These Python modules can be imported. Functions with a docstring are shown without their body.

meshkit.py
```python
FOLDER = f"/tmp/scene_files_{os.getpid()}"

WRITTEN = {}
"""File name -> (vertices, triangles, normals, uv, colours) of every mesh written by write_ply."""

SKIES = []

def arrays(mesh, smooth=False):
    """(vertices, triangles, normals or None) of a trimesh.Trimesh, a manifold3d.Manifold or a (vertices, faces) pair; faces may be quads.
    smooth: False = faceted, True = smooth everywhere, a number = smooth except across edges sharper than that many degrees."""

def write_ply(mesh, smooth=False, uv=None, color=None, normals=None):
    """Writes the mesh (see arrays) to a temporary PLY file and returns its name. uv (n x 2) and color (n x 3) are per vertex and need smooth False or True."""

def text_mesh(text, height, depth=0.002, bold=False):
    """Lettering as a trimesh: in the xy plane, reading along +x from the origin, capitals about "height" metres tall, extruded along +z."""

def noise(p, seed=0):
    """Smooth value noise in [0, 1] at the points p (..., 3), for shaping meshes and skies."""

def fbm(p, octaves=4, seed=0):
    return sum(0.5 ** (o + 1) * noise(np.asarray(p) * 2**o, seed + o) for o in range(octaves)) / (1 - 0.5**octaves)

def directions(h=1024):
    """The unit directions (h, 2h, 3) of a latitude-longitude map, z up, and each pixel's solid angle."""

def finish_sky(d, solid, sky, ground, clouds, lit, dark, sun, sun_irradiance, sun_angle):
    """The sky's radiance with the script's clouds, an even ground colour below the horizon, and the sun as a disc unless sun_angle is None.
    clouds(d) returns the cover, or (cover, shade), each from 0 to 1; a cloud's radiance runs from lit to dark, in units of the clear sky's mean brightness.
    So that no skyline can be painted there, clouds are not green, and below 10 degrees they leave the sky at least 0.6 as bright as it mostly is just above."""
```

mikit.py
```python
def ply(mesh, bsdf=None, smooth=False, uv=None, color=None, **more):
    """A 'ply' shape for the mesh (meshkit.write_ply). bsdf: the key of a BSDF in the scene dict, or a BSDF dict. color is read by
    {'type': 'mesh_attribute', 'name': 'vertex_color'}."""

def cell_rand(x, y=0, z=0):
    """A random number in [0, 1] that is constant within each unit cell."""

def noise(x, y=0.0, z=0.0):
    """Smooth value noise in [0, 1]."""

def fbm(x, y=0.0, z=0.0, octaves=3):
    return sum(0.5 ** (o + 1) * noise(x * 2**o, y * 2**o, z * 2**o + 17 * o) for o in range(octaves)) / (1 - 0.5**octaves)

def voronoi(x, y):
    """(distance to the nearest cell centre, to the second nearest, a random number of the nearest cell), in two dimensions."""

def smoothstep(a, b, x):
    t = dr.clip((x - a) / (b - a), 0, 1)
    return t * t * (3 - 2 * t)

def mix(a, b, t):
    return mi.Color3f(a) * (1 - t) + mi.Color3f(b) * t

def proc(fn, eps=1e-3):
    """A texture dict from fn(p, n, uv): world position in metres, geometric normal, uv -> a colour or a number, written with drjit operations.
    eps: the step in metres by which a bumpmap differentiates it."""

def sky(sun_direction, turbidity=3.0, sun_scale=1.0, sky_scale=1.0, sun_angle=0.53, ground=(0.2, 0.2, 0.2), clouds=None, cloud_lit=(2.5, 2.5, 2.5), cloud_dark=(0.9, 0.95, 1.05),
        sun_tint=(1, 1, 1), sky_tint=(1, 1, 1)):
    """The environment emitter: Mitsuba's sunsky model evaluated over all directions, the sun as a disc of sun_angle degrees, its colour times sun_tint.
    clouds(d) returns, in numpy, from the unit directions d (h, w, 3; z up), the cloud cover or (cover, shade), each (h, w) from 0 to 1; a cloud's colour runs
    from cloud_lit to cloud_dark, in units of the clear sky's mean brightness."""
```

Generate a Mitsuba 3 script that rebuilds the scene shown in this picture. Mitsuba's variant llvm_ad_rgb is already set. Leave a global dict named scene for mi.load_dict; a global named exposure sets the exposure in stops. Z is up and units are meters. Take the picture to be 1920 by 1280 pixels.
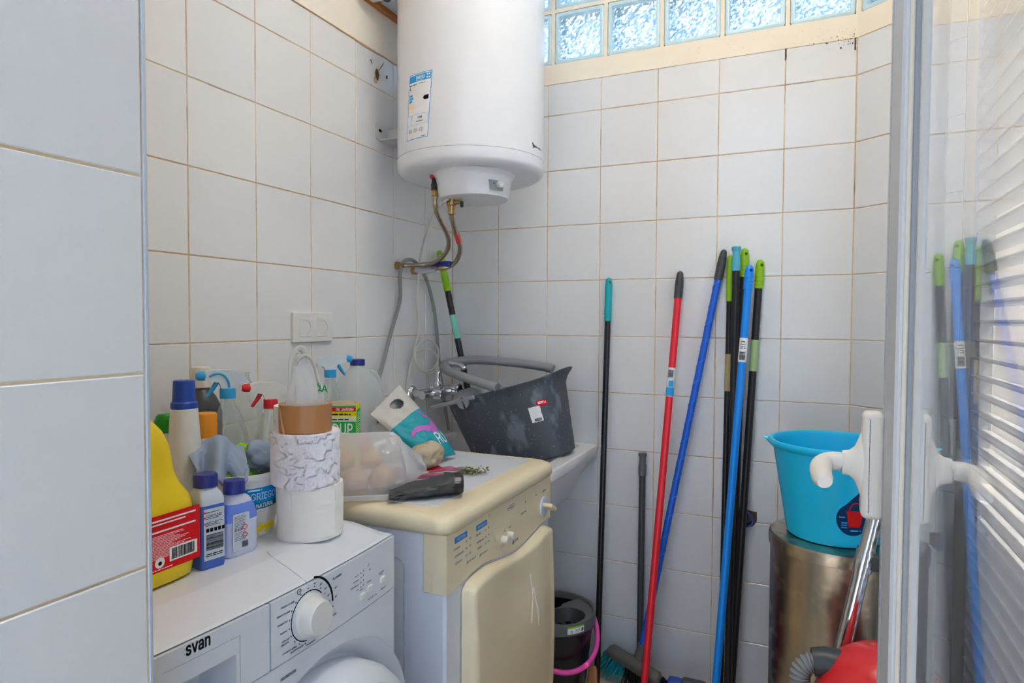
import math, random
import numpy as np, trimesh, manifold3d as m3
import drjit as dr
import mitsuba as mi
import mikit, meshkit
from shapely.geometry import Polygon, box as sbox
from shapely import affinity

scene, labels = {}, {}
T = mi.ScalarTransform4f
PI = math.pi
# ------------------------------------------------------------------ camera, light, exposure
CAM = np.array([1.27579, -2.24368, 1.256])
YAW, PITCH, ROLL = -0.425269, -0.0327092, 0.0046764
fwd = np.array([math.sin(YAW) * math.cos(PITCH), math.cos(YAW) * math.cos(PITCH), math.sin(PITCH)])
rgt = np.array([math.cos(YAW), -math.sin(YAW), 0.0])
upv = np.cross(rgt, fwd)
upv = np.cross(rgt * math.cos(ROLL) + upv * math.sin(ROLL), fwd)
scene['camera'] = {'type': 'perspective', 'fov': math.degrees(2 * math.atan(960 / 1220.116)), 'fov_axis': 'x', 'near_clip': 0.02, 'far_clip': 200.0,
                   'to_world': T().look_at(origin=CAM.tolist(), target=(CAM + fwd).tolist(), up=upv.tolist())}


def clouds(d):
    c = meshkit.fbm(d * np.array([2.2, 2.2, 4.0]), 2, 3)
    return np.clip((c - 0.47) * 1.6, 0, 0.3)


scene['sky'] = mikit.sky((0.52, -0.10, 0.84), turbidity=3.0, sun_tint=(0.9, 0.98, 1.1), sun_scale=7.0, sky_scale=9.0, ground=(0.42, 0.42, 0.42), clouds=clouds,
                         cloud_lit=(1.75, 1.72, 1.68), cloud_dark=(1.2, 1.2, 1.22), sky_tint=(1.05, 1.1, 1.06))
LAMP = 8.5
exposure = 0.48


# ------------------------------------------------------------------ helpers
def lin(c):
    c = np.asarray(c, float) / (255.0 if max(c) > 1.0 else 1.0)
    return [float(x) for x in np.where(c <= 0.04045, c / 12.92, ((c + 0.055) / 1.055) ** 2.4)]


def rgb(c):
    return {'type': 'rgb', 'value': [float(x) for x in lin(c)]}


def plastic(name, c, alpha=0.12):
    scene[name] = {'type': 'twosided', 'bsdf': {'type': 'roughplastic', 'distribution': 'ggx', 'alpha': alpha, 'diffuse_reflectance': rgb(c), 'nonlinear': False}}
    return name


def matte(name, c):
    scene[name] = {'type': 'twosided', 'bsdf': {'type': 'diffuse', 'reflectance': rgb(c)}}
    return name


def metal(name, c, rough):
    scene[name] = {'type': 'twosided', 'bsdf': {'type': 'principled', 'base_color': rgb(c), 'metallic': 1.0, 'roughness': rough}}
    return name


def numbered(key):
    if key not in scene:
        return key
    i = 1
    while f'{key}_{i:03d}' in scene:
        i += 1
    return f'{key}_{i:03d}'


def tag(key, label=None, cat=None, group=None, kind=None):
    e = labels.setdefault(key, {})
    for k, v in (('label', label), ('category', cat), ('group', group), ('kind', kind)):
        if v:
            e[k] = v
    return key


def add(key, mesh, bsdf, smooth=35, label=None, cat=None, group=None, kind=None, **more):
    key = numbered(key)
    scene[key] = mikit.ply(mesh, bsdf, smooth=smooth, **more)
    if label or cat or group or kind:
        tag(key, label, cat, group, kind)
    return key


def tm(man):
    m = man.to_mesh()
    return trimesh.Trimesh(m.vert_properties[:, :3], m.tri_verts, process=False)


def man(mesh):
    return m3.Manifold(m3.Mesh(np.asarray(mesh.vertices, np.float32), np.asarray(mesh.faces, np.uint32)))


def cat(*ms):
    ms = [m for m in ms if m is not None]
    return trimesh.util.concatenate(ms) if len(ms) > 1 else ms[0]


def hull(pts):
    return trimesh.convex.convex_hull(np.asarray(pts, float))


def box(x0, x1, y0, y1, z0, z1, b=0.0):
    if b <= 0:
        m = trimesh.creation.box((x1 - x0, y1 - y0, z1 - z0))
        m.apply_translation(((x0 + x1) / 2, (y0 + y1) / 2, (z0 + z1) / 2))
        return m
    P = []
    for x, sx in ((x0, 1), (x1, -1)):
        for y, sy in ((y0, 1), (y1, -1)):
            for z, sz in ((z0, 1), (z1, -1)):
                P += [(x, y + sy * b, z + sz * b), (x + sx * b, y, z + sz * b), (x + sx * b, y + sy * b, z)]
    return hull(P)


SPH = trimesh.creation.icosphere(subdivisions=2).vertices


def rbox(x0, x1, y0, y1, z0, z1, r):
    P = [SPH * r + [x, y, z] for x in (x0 + r, x1 - r) for y in (y0 + r, y1 - r) for z in (z0 + r, z1 - r)]
    return hull(np.vstack(P))


def loft(rings, closed=True, cap0=True, cap1=True):
    """rings: list of (N,3). Sides joined ring to ring, caps as fans."""
    R = [np.asarray(r, float) for r in rings]
    n, k = len(R[0]), len(R)
    v = np.vstack(R)
    f = []
    idx = np.arange(n if closed else n - 1)
    nx = (idx + 1) % n
    for a in range(k - 1):
        q0, q1 = a * n, (a + 1) * n
        f += [np.stack([q0 + idx, q0 + nx, q1 + nx], 1), np.stack([q0 + idx, q1 + nx, q1 + idx], 1)]
    vs = [v]
    c = len(v)
    if cap0:
        vs.append(R[0].mean(0, keepdims=True))
        f.append(np.stack([nx, idx, np.full(len(idx), c)], 1))
        c += 1
    if cap1:
        vs.append(R[-1].mean(0, keepdims=True))
        f.append(np.stack([(k - 1) * n + idx, (k - 1) * n + nx, np.full(len(idx), c)], 1))
    return trimesh.Trimesh(np.vstack(vs), np.vstack(f), process=False)


def lathe(prof, n=40, c=(0, 0, 0), cap0=False, cap1=False):
    a = np.linspace(0, 2 * PI, n, endpoint=False)
    rings = [np.stack([max(r, 1e-5) * np.cos(a), max(r, 1e-5) * np.sin(a), np.full(n, z)], 1) + np.asarray(c) for r, z in prof]
    return loft(rings, True, cap0, cap1)


def srings(secs, n=36, c=(0, 0), rz=0.0, p=4.0):
    """superellipse sections: (half x, half y, z, ox, oy[, p])"""
    a = np.linspace(0, 2 * PI, n, endpoint=False)
    out = []
    for s in secs:
        hx, hy, z = s[:3]
        ox, oy = (s[3], s[4]) if len(s) > 4 else (0, 0)
        q = s[5] if len(s) > 5 else p
        x = hx * np.sign(np.cos(a)) * np.abs(np.cos(a)) ** (2 / q) + ox
        y = hy * np.sign(np.sin(a)) * np.abs(np.sin(a)) ** (2 / q) + oy
        cr, sr = math.cos(rz), math.sin(rz)
        out.append(np.stack([c[0] + x * cr - y * sr, c[1] + x * sr + y * cr, np.full(n, z)], 1))
    return out


def spline(P, k=8):
    from scipy.interpolate import CubicSpline
    P = np.asarray(P, float)
    t = np.r_[0, np.cumsum(np.sqrt(np.linalg.norm(np.diff(P, axis=0), axis=1)))]
    return CubicSpline(t, P)(np.linspace(0, t[-1], (len(P) - 1) * k + 1))


def tube(P, r, n=12, k=8, smooth=True, caps=True, flat=None):
    P = spline(P, k) if smooth and len(P) > 2 else np.asarray(P, float)
    r = np.broadcast_to(r, (len(P),)) if np.ndim(r) == 0 or len(r) == len(P) else np.interp(np.linspace(0, 1, len(P)), np.linspace(0, 1, len(r)), r)
    t = np.gradient(P, axis=0)
    t /= np.linalg.norm(t, axis=1, keepdims=True) + 1e-12
    u = np.cross(t[0], [0, 0, 1.0] if abs(t[0][2]) < 0.9 else [1.0, 0, 0])
    a = np.linspace(0, 2 * PI, n, endpoint=False)
    rings = []
    for i in range(len(P)):
        u = u - t[i] * (u @ t[i])
        u /= np.linalg.norm(u)
        w = np.cross(t[i], u)
        rings.append(P[i] + r[i] * (np.cos(a)[:, None] * u + (flat or 1.0) * np.sin(a)[:, None] * w))
    return loft(rings, True, caps, caps)


def grid(fn, nu, nv, th=0.0):
    """fn(u, v) arrays -> points (.., 3); th > 0 gives a closed thin sheet"""
    u, v = np.meshgrid(np.linspace(0, 1, nu), np.linspace(0, 1, nv), indexing='ij')
    P = fn(u, v)
    i, j = np.meshgrid(np.arange(nu - 1), np.arange(nv - 1), indexing='ij')
    q = (i * nv + j).ravel()
    F = np.vstack([np.stack([q, q + nv, q + nv + 1], 1), np.stack([q, q + nv + 1, q + 1], 1)])
    V = P.reshape(-1, 3)
    if th <= 0:
        return trimesh.Trimesh(V, F, process=False)
    n = trimesh.Trimesh(V, F, process=False).vertex_normals
    e = [i * nv for i in range(nu)], [i * nv + nv - 1 for i in range(nu)], list(range(nv)), [(nu - 1) * nv + j for j in range(nv)]
    N = len(V)
    S = []
    for k, ed in enumerate(e):
        for a, b in zip(ed[:-1], ed[1:]):
            S += [(a, b, b + N), (a, b + N, a + N)] if k in (0, 3) else [(b, a, a + N), (b, a + N, b + N)]
    return trimesh.Trimesh(np.vstack([V, V - n * th]), np.vstack([F, F[:, ::-1] + N, S]), process=False)


def frame(o, ex, ey, ez=None):
    ex, ey = np.asarray(ex, float), np.asarray(ey, float)
    ex = ex / np.linalg.norm(ex)
    ez = np.cross(ex, ey) if ez is None else np.asarray(ez, float)
    ez /= np.linalg.norm(ez)
    ey = np.cross(ez, ex)
    M = np.eye(4)
    M[:3, 0], M[:3, 1], M[:3, 2], M[:3, 3] = ex, ey, ez, o
    return M


def xf(mesh, M):
    m = mesh.copy()
    m.apply_transform(M)
    return m


def rotz(a, loc=(0, 0, 0)):
    M = trimesh.transformations.rotation_matrix(a, [0, 0, 1])
    M[:3, 3] = loc
    return M


def axis_frame(p0, p1):
    """local z along p0->p1, origin p0"""
    z = np.asarray(p1, float) - np.asarray(p0, float)
    z /= np.linalg.norm(z)
    x = np.cross([0, 1.0, 0], z)
    x /= np.linalg.norm(x)
    M = np.eye(4)
    M[:3, 0], M[:3, 1], M[:3, 2], M[:3, 3] = x, np.cross(z, x), z, p0
    return M


def shift(mesh, d):
    m = mesh.copy()
    m.apply_translation(d)
    return m


def extrude(poly, h):
    return trimesh.creation.extrude_polygon(poly, h, engine='earcut')


def txt(s, h, x=0, y=0, z=0.0, bold=False, d=0.0004, rot=0.0, align='l', width=None):
    m = meshkit.text_mesh(s, h, d, bold)
    w = m.bounds[1][0]
    if width:
        m.vertices[:, 0] *= width / w
        w = width
    if align == 'c':
        m.apply_translation((-w / 2, 0, 0))
    elif align == 'r':
        m.apply_translation((-w, 0, 0))
    if rot:
        m.apply_transform(trimesh.transformations.rotation_matrix(rot, [0, 0, 1]))
    m.apply_translation((x, y, z))
    return m


def rect(x0, x1, y0, y1, z0=0.0, z1=0.0003):
    return box(x0, x1, y0, y1, z0, z1)


def lines(x0, x1, ys, h, seed=0, z0=0.0, gap=True):
    """small print: rows of word-like dashes"""
    rn = random.Random(seed)
    out = []
    for y in ys:
        x = x0
        end = x1 - (rn.random() * 0.3 * (x1 - x0) if gap else 0)
        while x < end:
            w = min(h * (2 + rn.random() * 5), end - x)
            out.append(rect(x, x + w, y, y + h, z0, z0 + 0.0003))
            x += w + h * 0.9
    return cat(*out)


def barcode(x0, x1, y0, y1, z0=0.0, seed=1, vertical=False):
    rn = random.Random(seed)
    out, t, L = [], 0.0, 1.0
    while t < 0.97:
        w = rn.choice((0.012, 0.02, 0.034))
        a, b = t, min(t + w, 1)
        out.append(rect(x0, x1, y0 + (y1 - y0) * a, y0 + (y1 - y0) * b, z0, z0 + 0.0003) if vertical else rect(x0 + (x1 - x0) * a, x0 + (x1 - x0) * b, y0, y1, z0, z0 + 0.0003))
        t += w + rn.choice((0.012, 0.02, 0.03))
    return cat(*out)


def wrap(mesh, fn, maxlen=None):
    """bends a flat print: fn(x, y) -> (points, normals); z is the height above the surface"""
    if maxlen:
        v, f = trimesh.remesh.subdivide_to_size(mesh.vertices, mesh.faces, maxlen, max_iter=12)
        mesh = trimesh.Trimesh(v, f, process=False)
    V = np.asarray(mesh.vertices)
    P, N = fn(V[:, 0], V[:, 1])
    return trimesh.Trimesh(P + N * V[:, 2:3], mesh.faces, process=False)


def cyl_wrap(c, r, a0, z0, slope=0.0):
    """x runs round the cylinder (counter-clockwise from angle a0 = to the right as seen from outside), y runs up"""
    def fn(x, y):
        a = a0 + x / r
        rr = r + slope * y
        return np.stack([c[0] + rr * np.cos(a), c[1] + rr * np.sin(a), z0 + y], 1), np.stack([np.cos(a), np.sin(a), 0 * a], 1)
    return fn


def noise3(P, s, seed=0, o=3):
    return meshkit.fbm(np.asarray(P) * s + 37.0, o, seed) - 0.5


# ------------------------------------------------------------------ materials
def tile_bump(p, n, uv):
    return 0.0012 * mikit.noise(p.x * 7 + 3, p.y * 7, p.z * 7) + 0.00025 * mikit.noise(p.x * 45, p.y * 45, p.z * 45)


for k, c in enumerate(((231, 230, 229), (229, 228, 227), (232, 231, 229))):
    scene[f'tile_{k}'] = {'type': 'bumpmap', 'arbitrary': mikit.proc(tile_bump, 0.002), 'scale': 1.0,
                          'bsdf': {'type': 'roughplastic', 'distribution': 'ggx', 'alpha': 0.035, 'int_ior': 1.6, 'diffuse_reflectance': rgb(c), 'nonlinear': False}}


def grout_c(p, n, uv):
    t = mikit.fbm(p.x * 4 + 5, p.y * 4 + 1, p.z * 4, 3)
    t2 = mikit.smoothstep(0.62, 0.78, mikit.fbm(p.x * 9, p.y * 9, p.z * 9 + 4, 3))
    c = mikit.mix(lin((226, 204, 168)), lin((206, 172, 124)), mikit.smoothstep(0.35, 0.65, t))
    return mikit.mix(c, lin((120, 100, 78)), t2 * 0.6)


def plaster_c(p, n, uv):
    t = mikit.fbm(p.x * 6, p.y * 6, p.z * 6, 4)
    return mikit.mix(lin((246, 240, 228)), lin((240, 230, 212)), t)


def sill_c(p, n, uv):
    t = mikit.fbm(p.x * 5, p.y * 5, p.z * 9, 4)
    return mikit.mix(lin((250, 240, 220)), lin((243, 228, 204)), t)


def steel_c(p, n, uv):
    a = mikit.fbm(p.x * 14 + p.y * 9, p.y * 14, p.z * 2.2, 4)
    b = mikit.smoothstep(0.5, 0.75, mikit.fbm(p.x * 30, p.y * 30, p.z * 26, 3))
    c = mikit.mix(lin((204, 188, 164)), lin((112, 102, 90)), mikit.smoothstep(0.3, 0.72, a))
    return mikit.mix(c, lin((228, 210, 180)), b * 0.45)


def bucket_c(p, n, uv):
    s = mikit.smoothstep(0.56, 0.74, mikit.fbm(p.x * 26 + p.z * 5, p.y * 26, p.z * 9, 4))
    f = mikit.smoothstep(0.80, 0.86, mikit.noise(p.x * 190, p.y * 190, p.z * 150))
    c = mikit.mix(lin((84, 91, 101)), lin((124, 134, 146)), s)
    return mikit.mix(c, lin((190, 198, 206)), f * 0.22)


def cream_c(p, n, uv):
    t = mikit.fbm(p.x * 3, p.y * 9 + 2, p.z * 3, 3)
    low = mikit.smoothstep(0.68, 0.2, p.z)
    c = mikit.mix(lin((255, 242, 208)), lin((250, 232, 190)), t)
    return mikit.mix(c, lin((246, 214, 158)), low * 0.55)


def wood_c(p, n, uv):
    g = mikit.fbm(p.x * 60, p.y * 5, p.z * 60, 3)
    return mikit.mix(lin((214, 138, 70)), lin((172, 98, 42)), g)


def proc_mat(name, fn, alpha=None, metallic=False, rough=0.3):
    if metallic:
        b = {'type': 'principled', 'base_color': mikit.proc(fn), 'metallic': 1.0, 'roughness': rough}
    elif alpha:
        b = {'type': 'roughplastic', 'distribution': 'ggx', 'alpha': alpha, 'diffuse_reflectance': mikit.proc(fn), 'nonlinear': False}
    else:
        b = {'type': 'diffuse', 'reflectance': mikit.proc(fn)}
    scene[name] = {'type': 'twosided', 'bsdf': b}


proc_mat('grout', grout_c)
proc_mat('plaster', plaster_c)
proc_mat('sill_paint', sill_c)
proc_mat('bin_steel', steel_c, metallic=True, rough=0.28)
proc_mat('worn_black', bucket_c, alpha=0.25)
proc_mat('cream', cream_c, alpha=0.16)
proc_mat('wood', wood_c, alpha=0.25)
matte('ceiling_paint', (236, 234, 230))
matte('floor_mat', (196, 186, 172))
matte('outdoor_ground', (200, 204, 208))
plastic('enamel', (238, 239, 242), 0.08)
plastic('appliance', (232, 236, 242), 0.14)
plastic('white_plastic', (238, 236, 230), 0.12)
plastic('ivory', (240, 232, 218), 0.12)
plastic('alu_white', (226, 226, 226), 0.2)
plastic('ceramic', (238, 237, 234), 0.05)
plastic('grey_plastic', (150, 154, 158), 0.15)
plastic('dark_grey', (70, 72, 74), 0.15)
plastic('black_plastic', (36, 37, 40), 0.16)
plastic('black_gloss', (28, 29, 32), 0.06)
matte('ink', (26, 26, 28))
matte('ink_grey', (120, 124, 130))
matte('print_white', (240, 240, 240))
matte('print_red', (214, 40, 46))
matte('print_blue', (66, 164, 226))
matte('print_green', (24, 140, 74))
plastic('trim_blue_white', (206, 216, 228), 0.1)
metal('chrome', (225, 225, 228), 0.08)
metal('steel_braid', (176, 160, 138), 0.35)
metal('brass', (176, 146, 96), 0.3)
plastic('cable_white', (236, 232, 222), 0.2)
plastic('hose_grey', (160, 162, 160), 0.25)
plastic('turquoise', (8, 204, 250), 0.12)
plastic('blue_pole', (6, 144, 248), 0.1)
plastic('deep_blue', (28, 100, 220), 0.1)
plastic('red_pole', (242, 40, 56), 0.1)
plastic('teal', (6, 184, 190), 0.2)
plastic('lime', (156, 212, 16), 0.2)
plastic('cyan_tip', (92, 196, 222), 0.2)
plastic('red_shell', (236, 44, 50), 0.08)
plastic('pink', (255, 84, 184), 0.15)
plastic('cap_blue', (34, 76, 178), 0.14)
plastic('cap_navy', (40, 48, 140), 0.14)
plastic('yellow_hdpe', (255, 222, 14), 0.16)
plastic('orange_cap', (255, 160, 26), 0.16)
plastic('green_plastic', (18, 158, 28), 0.16)
plastic('red_plastic', (232, 40, 52), 0.14)
plastic('sky_blue_plastic', (44, 170, 232), 0.14)
plastic('tape_brown', (184, 128, 80), 0.12)
matte('cardboard', (214, 190, 160))
matte('paper', (240, 238, 236))
matte('paper_lilac', (236, 232, 240))
matte('cloth_blue', (150, 166, 186))
matte('cloth_edge', (156, 152, 214))
matte('cloth_green', (140, 200, 40))
matte('sponge_pink', (255, 128, 160))
plastic('bag_black', (70, 72, 72), 0.22)
plastic('onion', (240, 186, 122), 0.25)
plastic('descaler', (70, 108, 200), 0.1)
plastic('pale_blue_plastic', (206, 216, 240), 0.12)
scene['pane_glass'] = {'type': 'thindielectric', 'int_ior': 1.52}
scene['block_glass'] = {'type': 'dielectric', 'int_ior': 1.5, 'specular_transmittance': {'type': 'rgb', 'value': [0.90, 0.97, 1.0]}}
plastic('block_rim', (214, 240, 246), 0.1)
scene['pet'] = {'type': 'blendbsdf', 'weight': 0.12, 'a': {'type': 'thindielectric', 'int_ior': 1.4, 'specular_transmittance': rgb((246, 249, 249))},
                'b': {'type': 'twosided', 'bsdf': {'type': 'roughplastic', 'alpha': 0.1, 'diffuse_reflectance': rgb((225, 230, 232))}}}
scene['milky'] = {'type': 'blendbsdf', 'weight': 0.62, 'a': {'type': 'thindielectric', 'int_ior': 1.3},
                  'b': {'type': 'principledthin', 'base_color': rgb((236, 242, 242)), 'roughness': 0.3, 'diff_trans': 1.1, 'eta': 1.4}}
scene['film_white'] = {'type': 'blendbsdf', 'weight': 0.5, 'a': {'type': 'thindielectric', 'int_ior': 1.3},
                       'b': {'type': 'principledthin', 'base_color': rgb((244, 246, 248)), 'roughness': 0.8, 'diff_trans': 0.9, 'eta': 1.4}}

# ------------------------------------------------------------------ the room
H = 2.9
TOP = 2.113
GAP = 0.0026
tile_cache = {}


def tile_shape(w, h, k):
    key = (round(w, 4), round(h, 4), k)
    if key not in tile_cache:
        b, d = 0.0012, 0.005
        P = [(x, y, 0) for x in (0, w) for y in (0, h)] + [(x, y, d - b) for x in (0, w) for y in (0, h)] + [(x, y, d) for x in (b, w - b) for y in (b, h - b)]
        tile_cache[key] = mikit.ply(hull(P), f'tile_{k}', smooth=False)
    return tile_cache[key]


rt = random.Random(5)


def tile_wall(holder, origin, ex, ez, cols, rows):
    """tiles as parts of the wall: ex to the right as seen from the room, rows upwards"""
    ex, ez = np.asarray(ex, float), np.asarray(ez, float)
    for a, b in cols:
        for z0, z1 in rows:
            p = np.asarray(origin, float) + ex * (a + GAP / 2) + np.array([0, 0, z0 + GAP / 2]) + ez * (-0.005 + rt.uniform(-0.0003, 0.0002))
            M = frame(p, ex, (0, 0, 1))
            s = tile_shape(b - a - GAP, z1 - z0 - GAP, rt.randrange(3))
            scene[numbered(holder + '__tile')] = {**s, 'to_world': T(M)}


ROWS = [(0.2 * k, 0.2 * k + 0.2) for k in range(10)] + [(2.0, TOP)]
# left wall (x = 0)
add('wall_left', box(-0.15, -0.002, -1.9, 0.1, 0, TOP), 'grout', False, kind='structure')
add('wall_left__plaster', box(-0.15, 0.001, -1.9, 0.1, TOP, H), 'plaster', False, 'cream plaster strip above the tiles')
tile_wall('wall_left', (0, 0, 0), (0, 1, 0), (1, 0, 0), [(-0.2 * k - 0.2, -0.2 * k) for k in range(9)], ROWS)
# back wall (y = 0), glass-block window cut through its upper part
add('wall_back', box(-0.1, 1.42, 0.002, 0.12, 0, TOP), 'grout', False, kind='structure')
tile_wall('wall_back', (0, 0, 0), (1, 0, 0), (0, -1, 0), [(0.2 * k, 0.2 * k + 0.2) for k in range(7)], ROWS)
PITCHB, BZ, BS = 0.1965, 2.185, 0.181


def wavy_pane(s, seed):
    """one solid pane with wavy faces, local x right, y up, z out, centred"""
    def side(zs, sd):
        def fn(u, v):
            x, y = (u - 0.5) * s, (v - 0.5) * s
            e = np.clip(np.minimum(np.minimum(u, 1 - u), np.minimum(v, 1 - v)) / 0.12, 0, 1)
            n = meshkit.noise(np.stack([u * 1.9 + 9 * sd, v * 1.5 + 0.9 * u, 0 * u + sd], -1), sd) - 0.5
            return np.stack([x, y, zs * (0.010 + 0.0045 * n * e)], -1)
        return grid(fn, 34, 34)
    a, b = side(1, seed), side(-1, seed + 50)
    b.invert()
    return a, b


def pane_solid(s, seed):
    a, b = wavy_pane(s, seed)
    n = 34
    ring = [i * n for i in range(n)] + [(n - 1) * n + j for j in range(1, n)] + [i * n + n - 1 for i in range(n - 2, -1, -1)] + [j for j in range(n - 2, 0, -1)]
    N = n * n
    F = []
    for p, q in zip(ring, ring[1:] + ring[:1]):
        F += [(q, p, p + N), (q, p + N, q + N)]
    m = trimesh.Trimesh(np.vstack([a.vertices, b.vertices]), np.vstack([a.faces, b.faces, F]), process=False)
    if m.volume < 0:
        m.invert()
    return m


def rim_mesh(s, depth):
    def rr(h, r, z, n=5):
        out = []
        for cx, cy, a0 in ((h - r, h - r, 0), (-h + r, h - r, 90), (-h + r, -h + r, 180), (h - r, -h + r, 270)):
            for t in np.radians(np.linspace(a0, a0 + 90, n)):
                out.append((cx + r * math.cos(t), cy + r * math.sin(t), z))
        return np.array(out)
    h = s / 2
    w = 0.013
    return loft([rr(h, 0.008, -depth), rr(h, 0.008, 0.002), rr(h - 0.004, 0.008, 0.005), rr(h - w, 0.007, 0.004), rr(h - w - 0.002, 0.007, -0.008), rr(h - w - 0.004, 0.007, -depth), rr(h, 0.008, -depth)], True, False, False)


RIM = mikit.ply(rim_mesh(BS, 0.075), 'block_rim', smooth=40)
RIMH = mikit.ply(rim_mesh(BS, 0.075), 'block_rim', smooth=40)
PANES = [mikit.ply(pane_solid(BS - 0.024, k), 'block_glass', smooth=True) for k in (1, 2, 3)]


def block_window(key, origin, ex, nrm, xs, length):
    ex, nrm = np.asarray(ex, float), np.asarray(nrm, float)
    O = np.asarray(origin, float)
    hs = [sbox(x, BZ + PITCHB * r, x + BS, BZ + PITCHB * r + BS) for x in xs for r in range(3)]
    poly = sbox(0, TOP, length, H)
    for q in hs:
        poly = poly.difference(q.buffer(0.001))
    M = frame(O - nrm * 0.1, ex, (0, 0, 1))
    add(key, xf(extrude(poly, 0.1 + 0.001), M), 'sill_paint', False, kind='structure')
    for r in range(3):
        for i, x in enumerate(xs):
            c = O + ex * (x + BS / 2) + np.array([0, 0, BZ + PITCHB * r + BS / 2])
            k = numbered(key + '__glass_block')
            scene[k] = {**PANES[(i * 2 + r) % 3], 'to_world': T(frame(c - nrm * 0.03, ex, (0, 0, 1)))}
            scene[k + '__rim'] = {**RIM, 'to_world': T(frame(c - nrm * 0.004, ex, (0, 0, 1)))}


block_window('window_1', (0, 0, 0), (1, 0, 0), (0, -1, 0), [0.426 + PITCHB * k for k in range(-2, 5)], 1.4)
# angled wall from (1.4, 0) towards (1.64, -.19)
AD, AN = np.array([0.787, -0.617, 0]), np.array([-0.617, -0.787, 0])
AO = np.array([1.4, 0, 0])
ang = xf(box(0, 0.31, 0, TOP, -0.12, -0.002), frame(AO, AD, (0, 0, 1)))
add('wall_right_angled', ang, 'grout', False, kind='structure')
tile_wall('wall_right_angled', AO, AD, AN, [(0, 0.2), (0.2, 0.31)], ROWS)
block_window('window_2', AO, AD, AN, [0.012], 0.31)
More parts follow.
